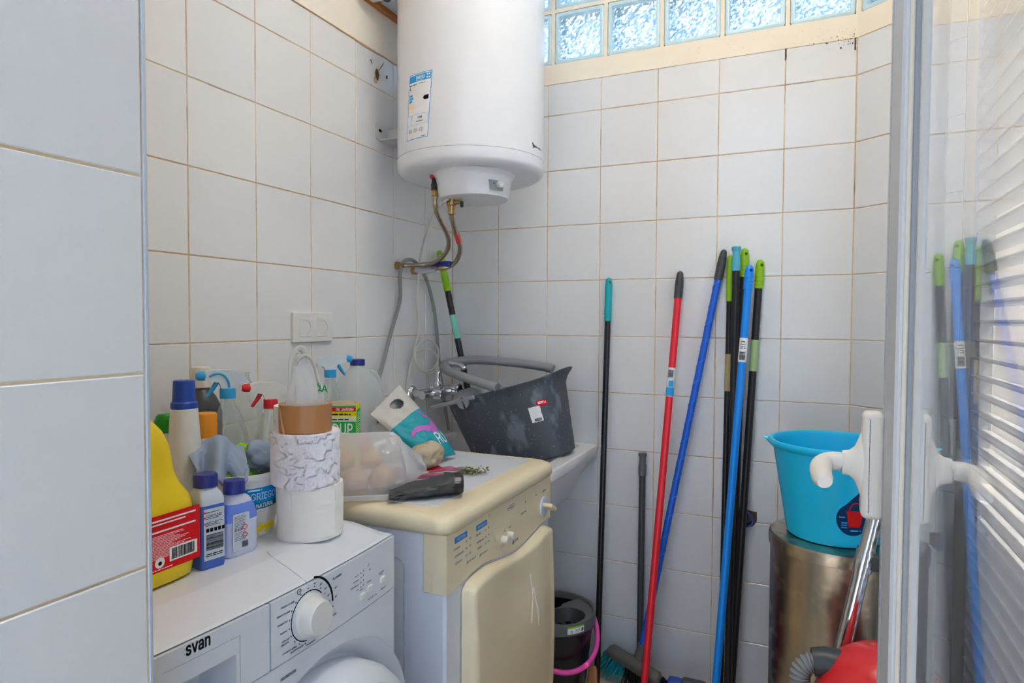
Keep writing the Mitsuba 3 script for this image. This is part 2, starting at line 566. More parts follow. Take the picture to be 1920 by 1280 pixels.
# right wall (x = 1.64): tall louvred shutter, clerestory window above
RX = 1.645
add('wall_right', cat(box(RX, RX + 0.15, -0.46, -0.15, 0, H), box(RX, RX + 0.15, -2.06, -1.86, 0, H), box(RX, RX + 0.15, -1.86, -0.46, 2.1, 2.28),
                      box(RX, RX + 0.15, -1.86, -0.46, 2.8, H), box(RX, RX + 0.15, -1.86, -0.46, 0, 0.06)), 'plaster', False, kind='structure')
fr = [box(RX + 0.05, RX + 0.09, -1.86, -0.46, z, z + 0.05) for z in (2.28, 2.52, 2.75)] + [box(RX + 0.05, RX + 0.09, y, y + 0.05, 2.28, 2.8) for y in (-1.86, -1.42, -0.97, -0.51)]
add('window_3', cat(*fr), 'alu_white', False, kind='structure')
add('window_3__pane', xf(box(-0.68, 0.68, -0.25, 0.25, -0.002, 0.002), frame((RX + 0.07, -1.16, 2.54), (0, -1, 0), (0, 0, 1))), {'type': 'dielectric', 'int_ior': 1.0001} if False else 'pane_glass', False)
# near wall: block at the left of the doorway, face x = .66
NX, NY = 0.66, -1.787
add('wall_near', cat(box(-0.15, NX - 0.002, -2.7, NY - 0.003, 0, H)), 'grout', False, kind='structure')
tile_wall('wall_near', (NX, 0, 0), (0, 1, 0), (1, 0, 0), [(NY - 0.006 - 0.2 * k - 0.2, NY - 0.006 - 0.2 * k) for k in range(4)], [(0.2 * k, 0.2 * k + 0.2) for k in range(14)])
a = np.radians(np.linspace(0, 90, 7))
prof = [(NX - 0.006 + 0.007 * math.cos(t), NY - 0.0055 + 0.007 * math.sin(t)) for t in a] + [(NX - 0.02, NY + 0.0015), (NX - 0.02, NY - 0.0055)]
add('trim_1', extrude(Polygon(prof), H), 'trim_blue_white', 40, kind='structure')
# front wall piece at the right of the doorway, lintel
add('wall_front', cat(box(1.42, RX + 0.15, -2.16, -2.06, 0, H), box(NX, 1.42, -2.16, -2.06, 2.62, H)), 'plaster', False, kind='structure')
add('floor', box(-0.15, RX + 0.15, -2.7, 0.1, -0.06, 0.0), 'floor_mat', False, kind='structure')
add('ceiling', box(-0.15, RX + 0.15, -2.16, 0.12, H, H + 0.1), 'ceiling_paint', False, kind='structure')
matte('patio_white', (218, 222, 226))
add('patio_wall', box(-5, 6, -6.4, -6.2, -0.06, 3.4), 'patio_white', False, kind='structure')
matte('courtyard_paint', (84, 90, 78))
add('porch_side_wall', box(2.0, 2.15, -2.85, -2.16, -0.06, H), 'courtyard_paint', False, kind='structure')
add('courtyard_wall', box(3.0, 3.2, -1.9, 3, -0.06, 3.0), 'courtyard_paint', False, kind='structure')
add('roof_eave', box(RX + 0.15, RX + 0.7, -2.16, 0.12, H, H + 0.1), 'ceiling_paint', False, kind='structure')
add('porch_roof', box(-1.2, 3.7, -2.9, -2.16, H, H + 0.1), 'ceiling_paint', False, kind='structure')
add('terrace', box(-14, 16, -16, 14, -0.16, -0.062), 'outdoor_ground', False, kind='structure')
plastic('ochre_stain', (232, 190, 134), 0.3)
# stained grout along the top of the left tiles
def stain(u, v):
    y = -1.1 + 1.0 * u
    w = 0.0025 + 0.012 * np.clip(noise3(np.stack([y * 0, y, y * 0], -1), 9, 4) + 0.12, 0, 1) * np.clip((y + 0.75) / 0.2, 0, 1)
    return np.stack([0.0018 + 0 * y, y, TOP + 0.0015 - w * v * 1.0], -1)
add('wall_left__grout_stain', grid(stain, 120, 2, 0.001), 'ochre_stain', False, 'irregular ochre stained seam at the top of the tiles')
# mildew marks on the wall
matte('mildew', (92, 80, 66))
mk = []
rm = random.Random(3)
for i in range(46):
    x, z = 1.4 + rm.gauss(-0.012, 0.03), TOP + 0.004 + rm.gauss(0, 0.012) - abs(rm.gauss(0, 0.008))
    if x < 1.397:
        mk.append(shift(xf(trimesh.creation.cylinder(abs(rm.gauss(0.0010, 0.0007)) + 0.0004, 0.0004, sections=7), frame((0, 0, 0), (1, 0, 0), (0, 0, 1))), (x, -0.0012, z)))
for i in range(26):
    x, z = 0.9 + rm.random() * 0.5, 2.12 + rm.random() * 0.04
    mk.append(shift(xf(trimesh.creation.cylinder(0.0004 + 0.0007 * rm.random(), 0.0004, sections=7), frame((0, 0, 0), (1, 0, 0), (0, 0, 1))), (x, -0.0012, z)))
for x in (1.2, 1.394):
    for i in range(9):
        mk.append(box(x - 0.0022, x + 0.0016 + rm.random() * 0.002, -0.0008, 0.001, TOP - 0.004 - i * 0.004, TOP - i * 0.004))
add('window_1__mildew', cat(*mk), 'mildew', False, 'dark mildew specks round the corner of the sill', kind='stuff')
# plugged hole with splinters on the left wall
matte('hole_brown', (104, 80, 56))
rh = random.Random(8)
tag('broken_wall_plug', 'broken brown wall plug with splinters in the upper left wall', 'wall plug')
s0 = trimesh.creation.icosphere(subdivisions=3, radius=0.011)
s0.apply_scale((0.4, 0.8, 1.7))
s0.vertices += np.asarray(s0.vertex_normals) * noise3(s0.vertices, 150, 3)[:, None] * 0.012
add('broken_wall_plug__plug', shift(s0, (0.002, -0.493, 2.042)), 'hole_brown', 30)
s1 = trimesh.creation.icosphere(subdivisions=2, radius=0.008)
s1.apply_scale((0.4, 0.9, 1.1))
s1.vertices += np.asarray(s1.vertex_normals) * noise3(s1.vertices, 200, 5)[:, None] * 0.01
add('broken_wall_plug__lower_chip', shift(s1, (0.002, -0.500, 2.024)), 'ochre_stain', 30)
add('broken_wall_plug__splinter', tube([(0.003, -0.49, 2.055), (0.012, -0.483, 2.07), (0.016, -0.478, 2.083)], 0.0012, 6), 'hole_brown', 30)
add('broken_wall_plug__splinter', tube([(0.003, -0.53, 2.078), (0.004, -0.525, 2.075), (0.003, -0.52, 2.07)], 0.0012, 6), 'hole_brown', 30)
add('broken_wall_plug__chip', box(0, 0.004, -0.442, -0.437, 2.048, 2.058, 0.001), 'hole_brown', 30)

# ceiling lamp (above the frame)
add('ceiling_lamp__housing', shift(lathe([(0.0, 0), (0.33, 0), (0.335, -0.01), (0.335, -0.03), (0.322, -0.035), (0.322, -0.026), (0.0, -0.026)], 48), (1.1, -1.05, H - 0.0005)), 'alu_white', 40)
dm = trimesh.creation.cylinder(0.318, 0.004, sections=48)
scene['ceiling_lamp__diffuser'] = mikit.ply(shift(dm, (1.1, -1.05, H - 0.031)), 'white_plastic', smooth=30, emitter={'type': 'area', 'radiance': {'type': 'rgb', 'value': [LAMP * 1.0, LAMP * 0.95, LAMP * 0.89]}})
tag('ceiling_lamp', 'round white ceiling lamp on the ceiling above the appliances', 'lamp')

X3, Y3, Z3 = np.eye(3)
LW = lambda x, y, z: frame((x, y, z), (0, 1, 0), (0, 0, 1))   # print facing +x
# ------------------------------------------------------------------ washing machine
WY0, WY1 = -1.78, -1.2
bow = lambda y: 0.566 - 0.20 * (np.asarray(y) + 1.45) ** 2
ys = np.linspace(WY0, WY1, 25)


def bowed(y0, y1, z0, z1, back=0.03, off=0.0):
    yy = np.linspace(y0, y1, 21)
    P = [(back, y0)] + [(float(bow(y)) + off, float(y)) for y in yy] + [(back, y1)]
    return shift(extrude(Polygon(P), z1 - z0), (0, 0, z0))


W = 'washing_machine'
tag(W, 'white front-loading washing machine with bottles standing on top', 'washing machine')
bx = man(bowed(WY0, WY1, 0.03, 0.7365))
dy, dz, dr_ = -1.40, 0.475, 0.232
cyl = man(xf(trimesh.creation.cylinder(dr_, 0.09, sections=72), trimesh.transformations.rotation_matrix(PI / 2, [0, 1, 0]))).translate((0.575, dy, dz))
add(W + '__body', tm(bx - cyl), 'appliance', 30)
# dished recess, door ring, bowl
prof = [(dr_ + 0.002, 0.04), (dr_ - 0.004, 0.036), (dr_ - 0.02, 0.02), (dr_ - 0.035, 0.004), (dr_ - 0.05, 0.0), (0.0, 0.0)]
FX = frame((0.522, dy, dz), (0, 1, 0), (0, 0, 1))
add(W + '__door_recess', xf(lathe(prof, 72), FX), 'appliance', 40)
prof = [(0.19, 0.0), (0.197, 0.02), (0.196, 0.06), (0.185, 0.085), (0.17, 0.094), (0.155, 0.09), (0.148, 0.075), (0.142, 0.055), (0.142, 0.0)]
add(W + '__door', xf(lathe(prof, 72), FX), 'appliance', 40, 'round white porthole ring')
add(W + '__door__bowl', xf(lathe([(0.143, 0.05), (0.12, 0.075), (0.08, 0.09), (0.0, 0.095)], 48), FX), 'dark_grey', 50)
# control panel and drawer
add(W + '__control_panel', bowed(-1.530, WY1 - 0.001, 0.7385, 0.838, 0.3, 0.001), 'appliance', 30)
dm = man(bowed(WY0, -1.533, 0.7385, 0.838, 0.3, 0.001))
cut = man(hull([(0.50, -1.70, 0.70), (0.50, -1.60, 0.70), (0.50, -1.70, 0.785), (0.50, -1.60, 0.785), (0.62, -1.70, 0.70), (0.62, -1.585, 0.70), (0.62, -1.70, 0.797), (0.62, -1.585, 0.797)]))
add(W + '__drawer', tm(dm - cut), 'appliance', 30)
fnb = lambda x, y: (np.stack([bow(x) + 0.001, x, y], 1), np.stack([np.ones_like(x), 0 * x, 0 * x], 1))
o1 = cat(rect(-1.70, -1.585, 0.8148, 0.8158), rect(-1.586, -1.585, 0.745, 0.8158))
matte('seam', (176, 180, 190))
add(W + '__drawer__seam', wrap(o1, fnb, 0.02), 'seam', False)
pr0 = np.array([[0.03, 0.858], [0.30, 0.858], [0.462, 0.858], [0.468, 0.8574], [0.51, 0.8502], [0.552, 0.8430], [0.558, 0.8405], [0.03, 0.8405]])
rings = []
for y in np.linspace(WY0, WY1, 25):
    e = np.clip((WY1 - y) / 0.012, 0, 1)
    q = pr0.copy()
    q[1:7, 0] += bow(y) - 0.5615
    q[:6, 1] -= 0.006 * (1 - math.sqrt(1 - (1 - e) ** 2))
    rings.append(np.stack([q[:, 0], np.full(8, y), q[:, 1]], 1))
add(W + '__top', loft(rings), 'appliance', 7)
sm = tube([(0.44, -1.41, 0.8581), (0.47, -1.428, 0.8573), (0.51, -1.438, 0.8510), (0.545, -1.448, 0.8450), (0.563, -1.452, 0.8408)], 0.0006, 5)
add(W + '__top__crease', sm, 'seam', False)
add(W + '__rear_slot', box(0.2, 0.203, -1.26, -1.215, 0.8578, 0.8583), 'seam', False)
# knob
KY, KZ = -1.452, 0.789
KX = float(bow(KY)) + 0.001
KF = frame((KX, KY, KZ), (0, 1, 0), (0, 0, 1))
add(W + '__knob', xf(lathe([(0.034, 0), (0.0335, 0.005), (0.029, 0.0065), (0.0275, 0.024), (0.025, 0.027), (0.0, 0.027)], 48), KF), 'white_plastic', 40)


def arc(r, w, a0, a1, n=30):
    a = np.radians(np.linspace(a0, a1, n))
    return extrude(Polygon([(r * math.cos(t), r * math.sin(t)) for t in a] + [((r + w) * math.cos(t), (r + w) * math.sin(t)) for t in a[::-1]]), 0.0004)


pk = [arc(0.0375, 0.0016, 40, 262), arc(0.0555, 0.0036, 0, 78)]
pk += [shift(arc(0.0036, 0.001, 0, 360, 20), (-0.021, 0.0455, 0)), rect(-0.0214, -0.0206, 0.044, 0.047)]
names = [('R\u00c1PIDO 15 MIN', 132), ('DIARIO 60 MIN', 150), ('CAMISETAS', 168), ('MIXTOS', 186), ('ROPA DE', 204), ('LAVADO A MANO', 222), ('CENTRIFUGADO', 240), ('ACLARADO', 258)]
for k, a in enumerate(range(114, 260, 18)):
    pk.append(shift(trimesh.creation.cylinder(0.0012, 0.0004, sections=12), (0.0425 * math.cos(math.radians(a)), 0.0425 * math.sin(math.radians(a)), 0.0003)))
for a in (92, 72, 50, 28):
    pk.append(shift(trimesh.creation.cylinder(0.001, 0.0004, sections=12), (0.043 * math.cos(math.radians(a)), 0.043 * math.sin(math.radians(a)), 0.0003)))
for s_, a in names[:5]:
    pk.append(txt(s_, 0.0026, 0.0455 * math.cos(math.radians(a)) - 0.001, 0.0455 * math.sin(math.radians(a)) - 0.001, align='r'))
pk.append(txt('DEPORTE', 0.0026, -0.043, -0.0245, align='r'))
pk.append(txt('LAVADO A MANO', 0.0026, -0.027, -0.0385, align='r'))
pk.append(txt('CENTRIFUGADO', 0.0026, -0.012, -0.0435, align='r'))
pk.append(txt('ACLARADO', 0.0026, 0.014, -0.0472, align='r'))
pk.append(txt('LANA', 0.0026, 0.012, -0.040))
pk.append(txt('LIQ. DELICADO', 0.0026, 0.040, -0.026))
pk.append(txt('30\u00b0 40\u00b0', 0.0026, 0.047, -0.011))
pk.append(txt('ALGOD\u00d3N', 0.0034, 0.058, 0.0345))
for s_, a in (('90\u00b0', 76), ('60\u00b0', 56), ('40\u00b0', 36), ('30\u00b0', 16), ('20\u00b0', 2)):
    pk.append(txt(s_, 0.0026, 0.0455 * math.cos(math.radians(a)), 0.0455 * math.sin(math.radians(a))))
for z in (0.018, 0.003):
    pk.append(txt('60\u00b0', 0.0026, 0.063, z))
flat = lambda m: wrap(m, lambda x, y: (np.stack([bow(x + KY) + 0.001, x + KY, y + KZ], 1), np.stack([np.ones_like(x), 0 * x, 0 * x], 1)))
add(W + '__program_marks', flat(cat(*pk)), 'ink', False, 'black arcs, dots and programme names round the knob', kind='stuff')
pk = []
for i, s_ in enumerate(('LAVADO', 'ACLARADO', 'CENTRIFUGADO', 'FIN')):
    z = 0.806 - i * 0.0085
    pk += [txt(s_, 0.0022, -1.322, z - 0.001, align='r'), rect(-1.3175, -1.3135, z, z + 0.0018), rect(-1.309, -1.3065, z + 0.001, z + 0.004)]
pk += [rect(-1.289, -1.285, 0.802, 0.804), txt('S', 0.004, -1.294, 0.811), txt('AQUA', 0.0024, -1.319, 0.7755), txt('RETARDO', 0.0024, -1.2975, 0.7815), txt('ENCENDIDO', 0.0022, -1.2575, 0.783), txt('PAUSA', 0.0022, -1.254, 0.7795),
       txt('C1T 5H17.5 kg', 0.0028, -1.293, 0.7485), txt('1000 r.p.m.', 0.0028, -1.253, 0.7505)]
add(W + '__panel_marks', wrap(cat(*pk), fnb), 'ink_grey', False, kind='stuff')
for yb, zb in ((-1.311, 0.764), (-1.288, 0.7695), (-1.246, 0.7695)):
    add(W + '__button', box(float(bow(yb)) - 0.004, float(bow(yb)) + 0.004, yb - 0.0075, yb + 0.0075, zb - 0.0055, zb + 0.0055, 0.001), 'white_plastic', 30)
add(W + '__brand_lettering', wrap(txt('svan', 0.0165, -1.6685, 0.8235, bold=True, d=0.0006, width=0.036), fnb), 'ink', False, 'black lettering svan on the drawer')
add(W + '__recess_print', wrap(barcode(-1.512, -1.48, 0.712, 0.7165, seed=4), lambda x, y: (np.stack([0 * x + bow(x) + 0.0004, x, y], 1), np.stack([np.ones_like(x), 0 * x, 0 * x], 1))), 'ink_grey', False, kind='stuff')
for fx, fy in ((0.08, WY0 + 0.05), (0.08, WY1 - 0.05), (0.48, WY0 + 0.05), (0.48, WY1 - 0.05)):
    add(W + '__foot', shift(lathe([(0.02, 0), (0.02, 0.012), (0.012, 0.016), (0.012, 0.032)], 16, cap0=True, cap1=True), (fx, fy, 0)), 'black_plastic', 30)

# ------------------------------------------------------------------ tumble dryer
D = 'tumble_dryer'
DY0, DY1, DX = -1.08, -0.48, 0.60
tag(D, 'yellowed cream tumble dryer with white sides between washer and basin', 'tumble dryer')
add(D + '__body', cat(box(0.03, 0.545, DY0 + 0.001, DY1 - 0.001, 0.03, 0.806, 0.004), box(0.5, 0.598, DY0 + 0.001, DY1 - 0.001, 0.03, 0.684, 0.006)), 'appliance', 30)
add(D + '__side_recess', tube([(0.497, DY0 - 0.0002, 0.1), (0.497, DY0 - 0.0002, 0.725), (0.490, DY0 - 0.0002, 0.738), (0.475, DY0 - 0.0002, 0.742), (0.1, DY0 - 0.0002, 0.742)], 0.0012, 6, smooth=False), 'seam', 40)
rr = [(0.03, 0.806), (0.595, 0.806), (0.607, 0.809), (0.6135, 0.817), (0.6155, 0.827), (0.6125, 0.838), (0.604, 0.8455), (0.588, 0.8505), (0.56, 0.852), (0.03, 0.852)]


def ring_rect(x0, x1, y0, y1, r, z, n=7):
    out = []
    for cx, cy, a0 in ((x1 - r, y1 - r, 0), (x0 + r, y1 - r, 90), (x0 + r, y0 + r, 180), (x1 - r, y0 + r, 270)):
        for t in np.radians(np.linspace(a0, a0 + 90, n)):
            out.append((cx + r * math.cos(t), cy + r * math.sin(t), z))
    return np.array(out)


rim = [(0.0, 0.8065), (0.010, 0.8085), (0.0155, 0.815), (0.0175, 0.825), (0.016, 0.835), (0.010, 0.8435), (-0.002, 0.849), (-0.018, 0.8515), (-0.034, 0.852)]
rg = [ring_rect(0.03 - o * 0.6, 0.598 + o, DY0 - o, DY1 + o * 0.6, 0.035, z) for o, z in rim]
add(D + '__top_frame', loft(rg), 'cream', 50, 'cream moulded frame of the top')
add(D + '__top_plate', loft([ring_rect(0.055, 0.553, DY0 + 0.035, DY1 - 0.03, 0.03, 0.8515), ring_rect(0.055, 0.553, DY0 + 0.035, DY1 - 0.03, 0.03, 0.8535), ring_rect(0.057, 0.551, DY0 + 0.037, DY1 - 0.032, 0.03, 0.854)]), 'appliance', 30, 'pale grey-white inset plate of the top')


def pbot(y):   # lower edge of the control panel
    t = (y - DY0) / (DY1 - DY0)
    return np.interp(t, [0, 0.03, 0.10, 0.2, 0.3, 0.45, 0.58, 0.66, 0.76, 0.88, 1.0], [0.680, 0.680, 0.684, 0.691, 0.691, 0.677, 0.666, 0.667, 0.674, 0.683, 0.682])


yy = np.linspace(DY0, DY1, 61)
pp = [(y, float(pbot(y))) for y in yy] + [(DY1, 0.8065), (DY0, 0.8065)]
pm = xf(extrude(Polygon(pp), 0.058), frame((0.544, 0, 0), (0, 1, 0), (0, 0, 1)))
add(D + '__control_panel', pm, 'cream', 25, 'cream control panel with a scalloped lower edge')
add(D + '__control_panel__corner_seam', cat(box(0.5445, 0.5455, DY0 - 0.0003, DY0 + 0.002, 0.681, 0.806), box(0.5655, 0.566, DY0 - 0.0003, DY0 + 0.002, 0.684, 0.72)), 'seam', False, kind='stuff')
PF = lambda m: xf(m, LW(0.602, 0, 0))
add(D + '__control_panel__seam', PF(tube([(-0.885, 0.799, 0.0), (-0.868, 0.765, 0.0), (-0.846, 0.72, 0.0), (-0.823, 0.6815, 0.0)], 0.0006, 5)), 'seam', False)


def pill(x0, x1, y, h):
    return shift(extrude(Polygon([(x0, y - h / 2), (x1, y - h / 2), (x1, y + h / 2), (x0, y + h / 2)]).buffer(h * 0.15), 0.0004), (0, 0, 0))


matte('pill_blue', (64, 128, 190))
matte('pill_text', (190, 208, 226))
matte('dryer_ink', (120, 124, 136))
add(D + '__control_panel__blue_label', PF(pill(-1.045, -0.992, 0.786, 0.010)), 'pill_blue', False)
add(D + '__control_panel__blue_label', PF(pill(-0.946, -0.895, 0.784, 0.010)), 'pill_blue', False)
add(D + '__control_panel__label_lettering', PF(cat(txt('COTTON', 0.006, -1.018, 0.783, 0.0004, align='c'), txt('SYNTHETICS', 0.005, -0.920, 0.7815, 0.0004, align='c', width=0.04))), 'pill_text', False, kind='stuff')
pk = [txt('EXTRA DRY', 0.0042, -1.050, 0.7655, width=0.027), txt('CUPBOARD DRY', 0.0042, -1.047, 0.7495, width=0.04), txt('IRON DRY', 0.0042, -1.045, 0.7335, width=0.032),
      txt('EXTRA DRY', 0.0042, -0.949, 0.7655, width=0.024), txt('CUPBOARD DRY', 0.0042, -0.945, 0.748, width=0.036), txt('IRON DRY', 0.0042, -0.942, 0.733, width=0.024)]
for i, (a_, b_) in enumerate((('120', '90'), ('90', '70'), ('70', '50'))):
    pk += [txt(a_, 0.0042, -0.999, 0.768 - 0.016 * i, width=0.009), txt(b_, 0.0042, -0.982, 0.769 - 0.016 * i, width=0.009), txt(a_[:2], 0.0042, -0.904, 0.765 - 0.016 * i, width=0.008), txt(b_, 0.0042, -0.889, 0.766 - 0.016 * i, width=0.008)]
for x, z in ((-0.994, 0.718), (-0.932, 0.714)):
    pk += [shift(extrude(Polygon([(0, 0), (0.010, 0.001), (0.005, 0.008)]), 0.0004), (x, z, 0)), txt('ANTI-CREASE', 0.0034, x + 0.012, z + 0.001, width=0.026), txt('8', 0.0036, x + 0.041, z + 0.002)]
ov = Polygon([(0.022 * math.copysign(abs(math.cos(t)) ** 0.6, math.cos(t)), 0.006 * math.copysign(abs(math.sin(t)) ** 0.7, math.sin(t))) for t in np.linspace(0, 2 * PI, 40)])
pk += [shift(extrude(ov.difference(ov.buffer(-0.0007)), 0.0004), (-0.757, 0.783, 0)), lines(-0.774, -0.740, [0.7815], 0.003, 12, 0.0, False), txt('SECADORA 6 KG', 0.0034, -0.696, 0.7465, width=0.038),
       shift(extrude(Polygon([(0, 0), (0.007, 0), (0.0035, 0.006)]), 0.0004), (-0.668, 0.771, 0)), rect(-0.594, -0.589, 0.772, 0.776), txt('START', 0.003, -0.803, 0.732), txt('ALARM', 0.003, -0.772, 0.733), txt('MIN/AUTO', 0.004, -0.545, 0.7695, width=0.03),
       rect(-0.5325, -0.5315, 0.757, 0.761)]
pk = [m for m in pk]
add(D + '__control_panel__lettering', PF(cat(*pk)), 'dryer_ink', False, 'worn grey print of the programmes', kind='stuff')
add(D + '__control_panel__eco_mark', PF(cat(shift(trimesh.creation.cylinder(0.006, 0.0005, sections=20), (-0.742, 0.689, 0)), txt('COOL', 0.006, -0.732, 0.687, bold=True))), 'ink_grey', False, kind='stuff')
for y, z in ((-0.806, 0.7165), (-0.772, 0.7165)):
    add(D + '__control_panel__button', xf(lathe([(0.0095, 0), (0.0095, 0.013), (0.008, 0.016), (0, 0.0165)], 24), LW(0.6015, y, z)), 'ivory', 40)
add(D + '__dial', xf(lathe([(0.029, 0), (0.028, 0.004), (0.024, 0.005), (0.0, 0.005)], 36), LW(0.602, -0.533, 0.728)), 'trim_blue_white', 40, 'dial with a worn bluish collar')
add(D + '__dial__grip', xf(rbox(-0.006, 0.006, -0.024, 0.024, 0.003, 0.034, 0.005), frame((0.602, -0.533, 0.728), (0, math.cos(1.1), math.sin(1.1)), (0, -math.sin(1.1), math.cos(1.1)))), 'cream', 40)


def door_fn(u, v):
    y = -1.012 + (1.012 - 0.513) * u
    zt = pbot(y) - 0.008 - 0.012 * np.clip(1 - u / 0.04, 0, 1) - 0.01 * np.clip(1 - (1 - u) / 0.04, 0, 1)
    z = 0.10 + (zt - 0.10) * v
    e = np.minimum(np.minimum(u * 0.499, (1 - u) * 0.499), np.minimum(v, 1 - v) * 0.57)
    edge = np.sqrt(np.clip(1 - (1 - np.clip(e / 0.016, 0, 1)) ** 2, 0, 1))
    top = np.clip((v - 0.8) / 0.2, 0, 1)
    sc = np.clip((v - 0.66) / 0.22, 0, 1) * np.exp(-((u - 0.5) / 0.24) ** 2)
    side = np.clip((u - 0.8) / 0.12, 0, 1) * (1 - np.clip((u - 0.94) / 0.06, 0, 1))
    x = 0.600 + (0.030 + 0.008 * np.sin(PI * v)) * edge - 0.016 * sc * edge * (1 - 0.4 * top) - 0.005 * side * edge
    return np.stack([x, y, z], -1)


uu = lambda u: u
def door_grid(u, v):
    g = lambda t: 0.5 - 0.5 * np.cos(PI * t) * (0.72 + 0.28 * np.cos(PI * t) ** 2)
    return door_fn(g(u), g(v))
add(D + '__door', grid(door_grid, 60, 60, 0.004), 'cream', 45, 'bulging cream door, scuffed')
matte('scuff', (250, 240, 222))
sc = []
for y0_, z0_, y1_, z1_ in ((-0.668, 0.55, -0.652, 0.44), (-0.672, 0.55, -0.70, 0.47), (-0.684, 0.59, -0.679, 0.52), (-0.655, 0.5, -0.648, 0.46)):
    P = []
    for t in np.linspace(0, 1, 6):
        y, z = y0_ + (y1_ - y0_) * t, z0_ + (z1_ - z0_) * t
        u = (y + 1.012) / 0.499
        v = (z - 0.1) / (pbot(y) - 0.108)
        P.append(door_fn(np.array(u), np.array(v)) + np.array([0.0002, 0, 0]))
    sc.append(tube(P, 0.0011, 6))
add(D + '__door__scuff_mark', cat(*sc), 'scuff', 40, 'pale scuff marks', kind='stuff')
for fx, fy in ((0.08, DY0 + 0.05), (0.08, DY1 - 0.05), (0.55, DY0 + 0.05), (0.55, DY1 - 0.05)):
    add(D + '__foot', shift(lathe([(0.02, 0), (0.02, 0.012), (0.012, 0.016), (0.012, 0.032)], 16, cap0=True, cap1=True), (fx, fy, 0)), 'black_plastic', 30)

# ------------------------------------------------------------------ wash basin in the corner
S = 'wash_basin'
tag(S, 'white ceramic laundry basin in the corner behind the dryer', 'wash basin')
outer = man(loft([ring_rect(0.03, 0.50, -0.43, -0.006, 0.05, 0.62), ring_rect(0.012, 0.575, -0.462, -0.005, 0.045, 0.745), ring_rect(0.006, 0.598, -0.466, -0.004, 0.03, 0.775), ring_rect(0.004, 0.605, -0.468, -0.003, 0.028, 0.785),
                  ring_rect(0.004, 0.605, -0.468, -0.003, 0.026, 0.81), ring_rect(0.008, 0.601, -0.464, -0.005, 0.026, 0.815)]))
inner = man(loft([ring_rect(0.07, 0.36, -0.40, -0.06, 0.05, 0.64), ring_rect(0.05, 0.53, -0.43, -0.045, 0.05, 0.795), ring_rect(0.04, 0.555, -0.437, -0.04, 0.045, 0.812), ring_rect(0.038, 0.558, -0.44, -0.038, 0.045, 0.83)]))
add(S + '__bowl', tm(outer - inner), 'ceramic', 40)
add(S + '__pedestal', loft([ring_rect(0.1, 0.34, -0.34, -0.02, 0.03, 0.0), ring_rect(0.12, 0.32, -0.33, -0.02, 0.03, 0.05), ring_rect(0.12, 0.33, -0.33, -0.02, 0.03, 0.63)]), 'ceramic', 40)
add(S + '__drain', shift(lathe([(0.022, 0), (0.022, 0.004), (0.016, 0.005), (0, 0.003)], 24), (0.2, -0.23, 0.638)), 'chrome', 40)
# mixer tap on the left wall
K = 'mixer_tap'
tag(K, 'chrome two-handle wall mixer tap above the basin', 'tap')
ty0, ty1, tz, tx = -0.315, -0.10, 0.993, 0.062
add(K + '__body', tube([(tx, ty0 - 0.005, tz), (tx, ty0 + 0.04, tz), (tx, -0.21, tz), (tx, ty1 - 0.05, tz), (tx, ty1, tz)], [0.014, 0.017, 0.02, 0.017, 0.014], 20, smooth=False), 'chrome', 50)
for y in (-0.29, -0.14):
    add(K + '__escutcheon', xf(lathe([(0.03, 0), (0.03, 0.004), (0.022, 0.012), (0.014, 0.016), (0.014, 0.05)], 28), LW(0.0, y, tz)), 'chrome', 40)


def star(n, r0, r1, h):
    P = []
    for i in range(n * 8):
        a = 2 * PI * i / (n * 8)
        P.append(((r0 + (r1 - r0) * (0.5 + 0.5 * math.cos(n * a))) * math.cos(a), (r0 + (r1 - r0) * (0.5 + 0.5 * math.cos(n * a))) * math.sin(a)))
    P = np.array(P)
    return loft([np.c_[P * s, np.full(len(P), z)] for s, z in ((0.75, 0), (0.98, 0.004), (1, 0.008), (1, h - 0.008), (0.94, h - 0.003), (0.8, h))])


add(K + '__handle', xf(star(5, 0.022, 0.026, 0.036), LW(tx + 0.008, -0.245, tz)), 'chrome', 40)
add(K + '__handle', xf(star(5, 0.022, 0.026, 0.036), LW(tx + 0.008, -0.125, tz + 0.003)), 'chrome', 40)
add(K + '__spout', tube([(0.062, -0.215, 1.0), (0.064, -0.215, 1.05), (0.07, -0.212, 1.078), (0.095, -0.21, 1.096), (0.125, -0.212, 1.098), (0.155, -0.215, 1.094), (0.172, -0.217, 1.082)], [0.013, 0.012, 0.0105, 0.0105, 0.0105, 0.01, 0.01], 16), 'chrome', 50)
add(K + '__spout__collar', shift(lathe([(0.016, 0), (0.017, 0.006), (0.017, 0.016), (0.014, 0.022)], 24, cap1=True), (0.0625, -0.215, 1.012)), 'chrome', 40)

# ------------------------------------------------------------------ water heater
B = 'water_heater'
BC, BR = (0.305, -0.418), 0.228
tag(B, 'large white cylindrical water heater high on the left wall', 'water heater')
c0 = (BC[0], BC[1], 0)
add(B + '__tank', lathe([(BR, 1.745), (BR, 2.55), (BR - 0.01, 2.58), (BR - 0.04, 2.60), (0, 2.605)], 96, c0), 'enamel', 40)
add(B + '__bottom_cap', lathe([(BR - 0.0025, 1.746), (BR + 0.0005, 1.744), (BR + 0.0005, 1.718), (BR - 0.004, 1.706), (BR - 0.018, 1.697), (BR - 0.05, 1.692), (0, 1.69)], 96, c0), 'enamel', 40)
CC = (0.345, -0.475)
add(B + '__seam', lathe([(BR - 0.001, 1.7435), (BR + 0.0009, 1.7440), (BR + 0.0009, 1.7455), (BR - 0.001, 1.7460)], 96, c0), 'seam', 40)
add(B + '__control_cover', lathe([(0.128, 1.694), (0.119, 1.684), (0.115, 1.676), (0.107, 1.628), (0.104, 1.621), (0.095, 1.618), (0, 1.612)], 64, (CC[0], CC[1], 0)), 'enamel', 40)
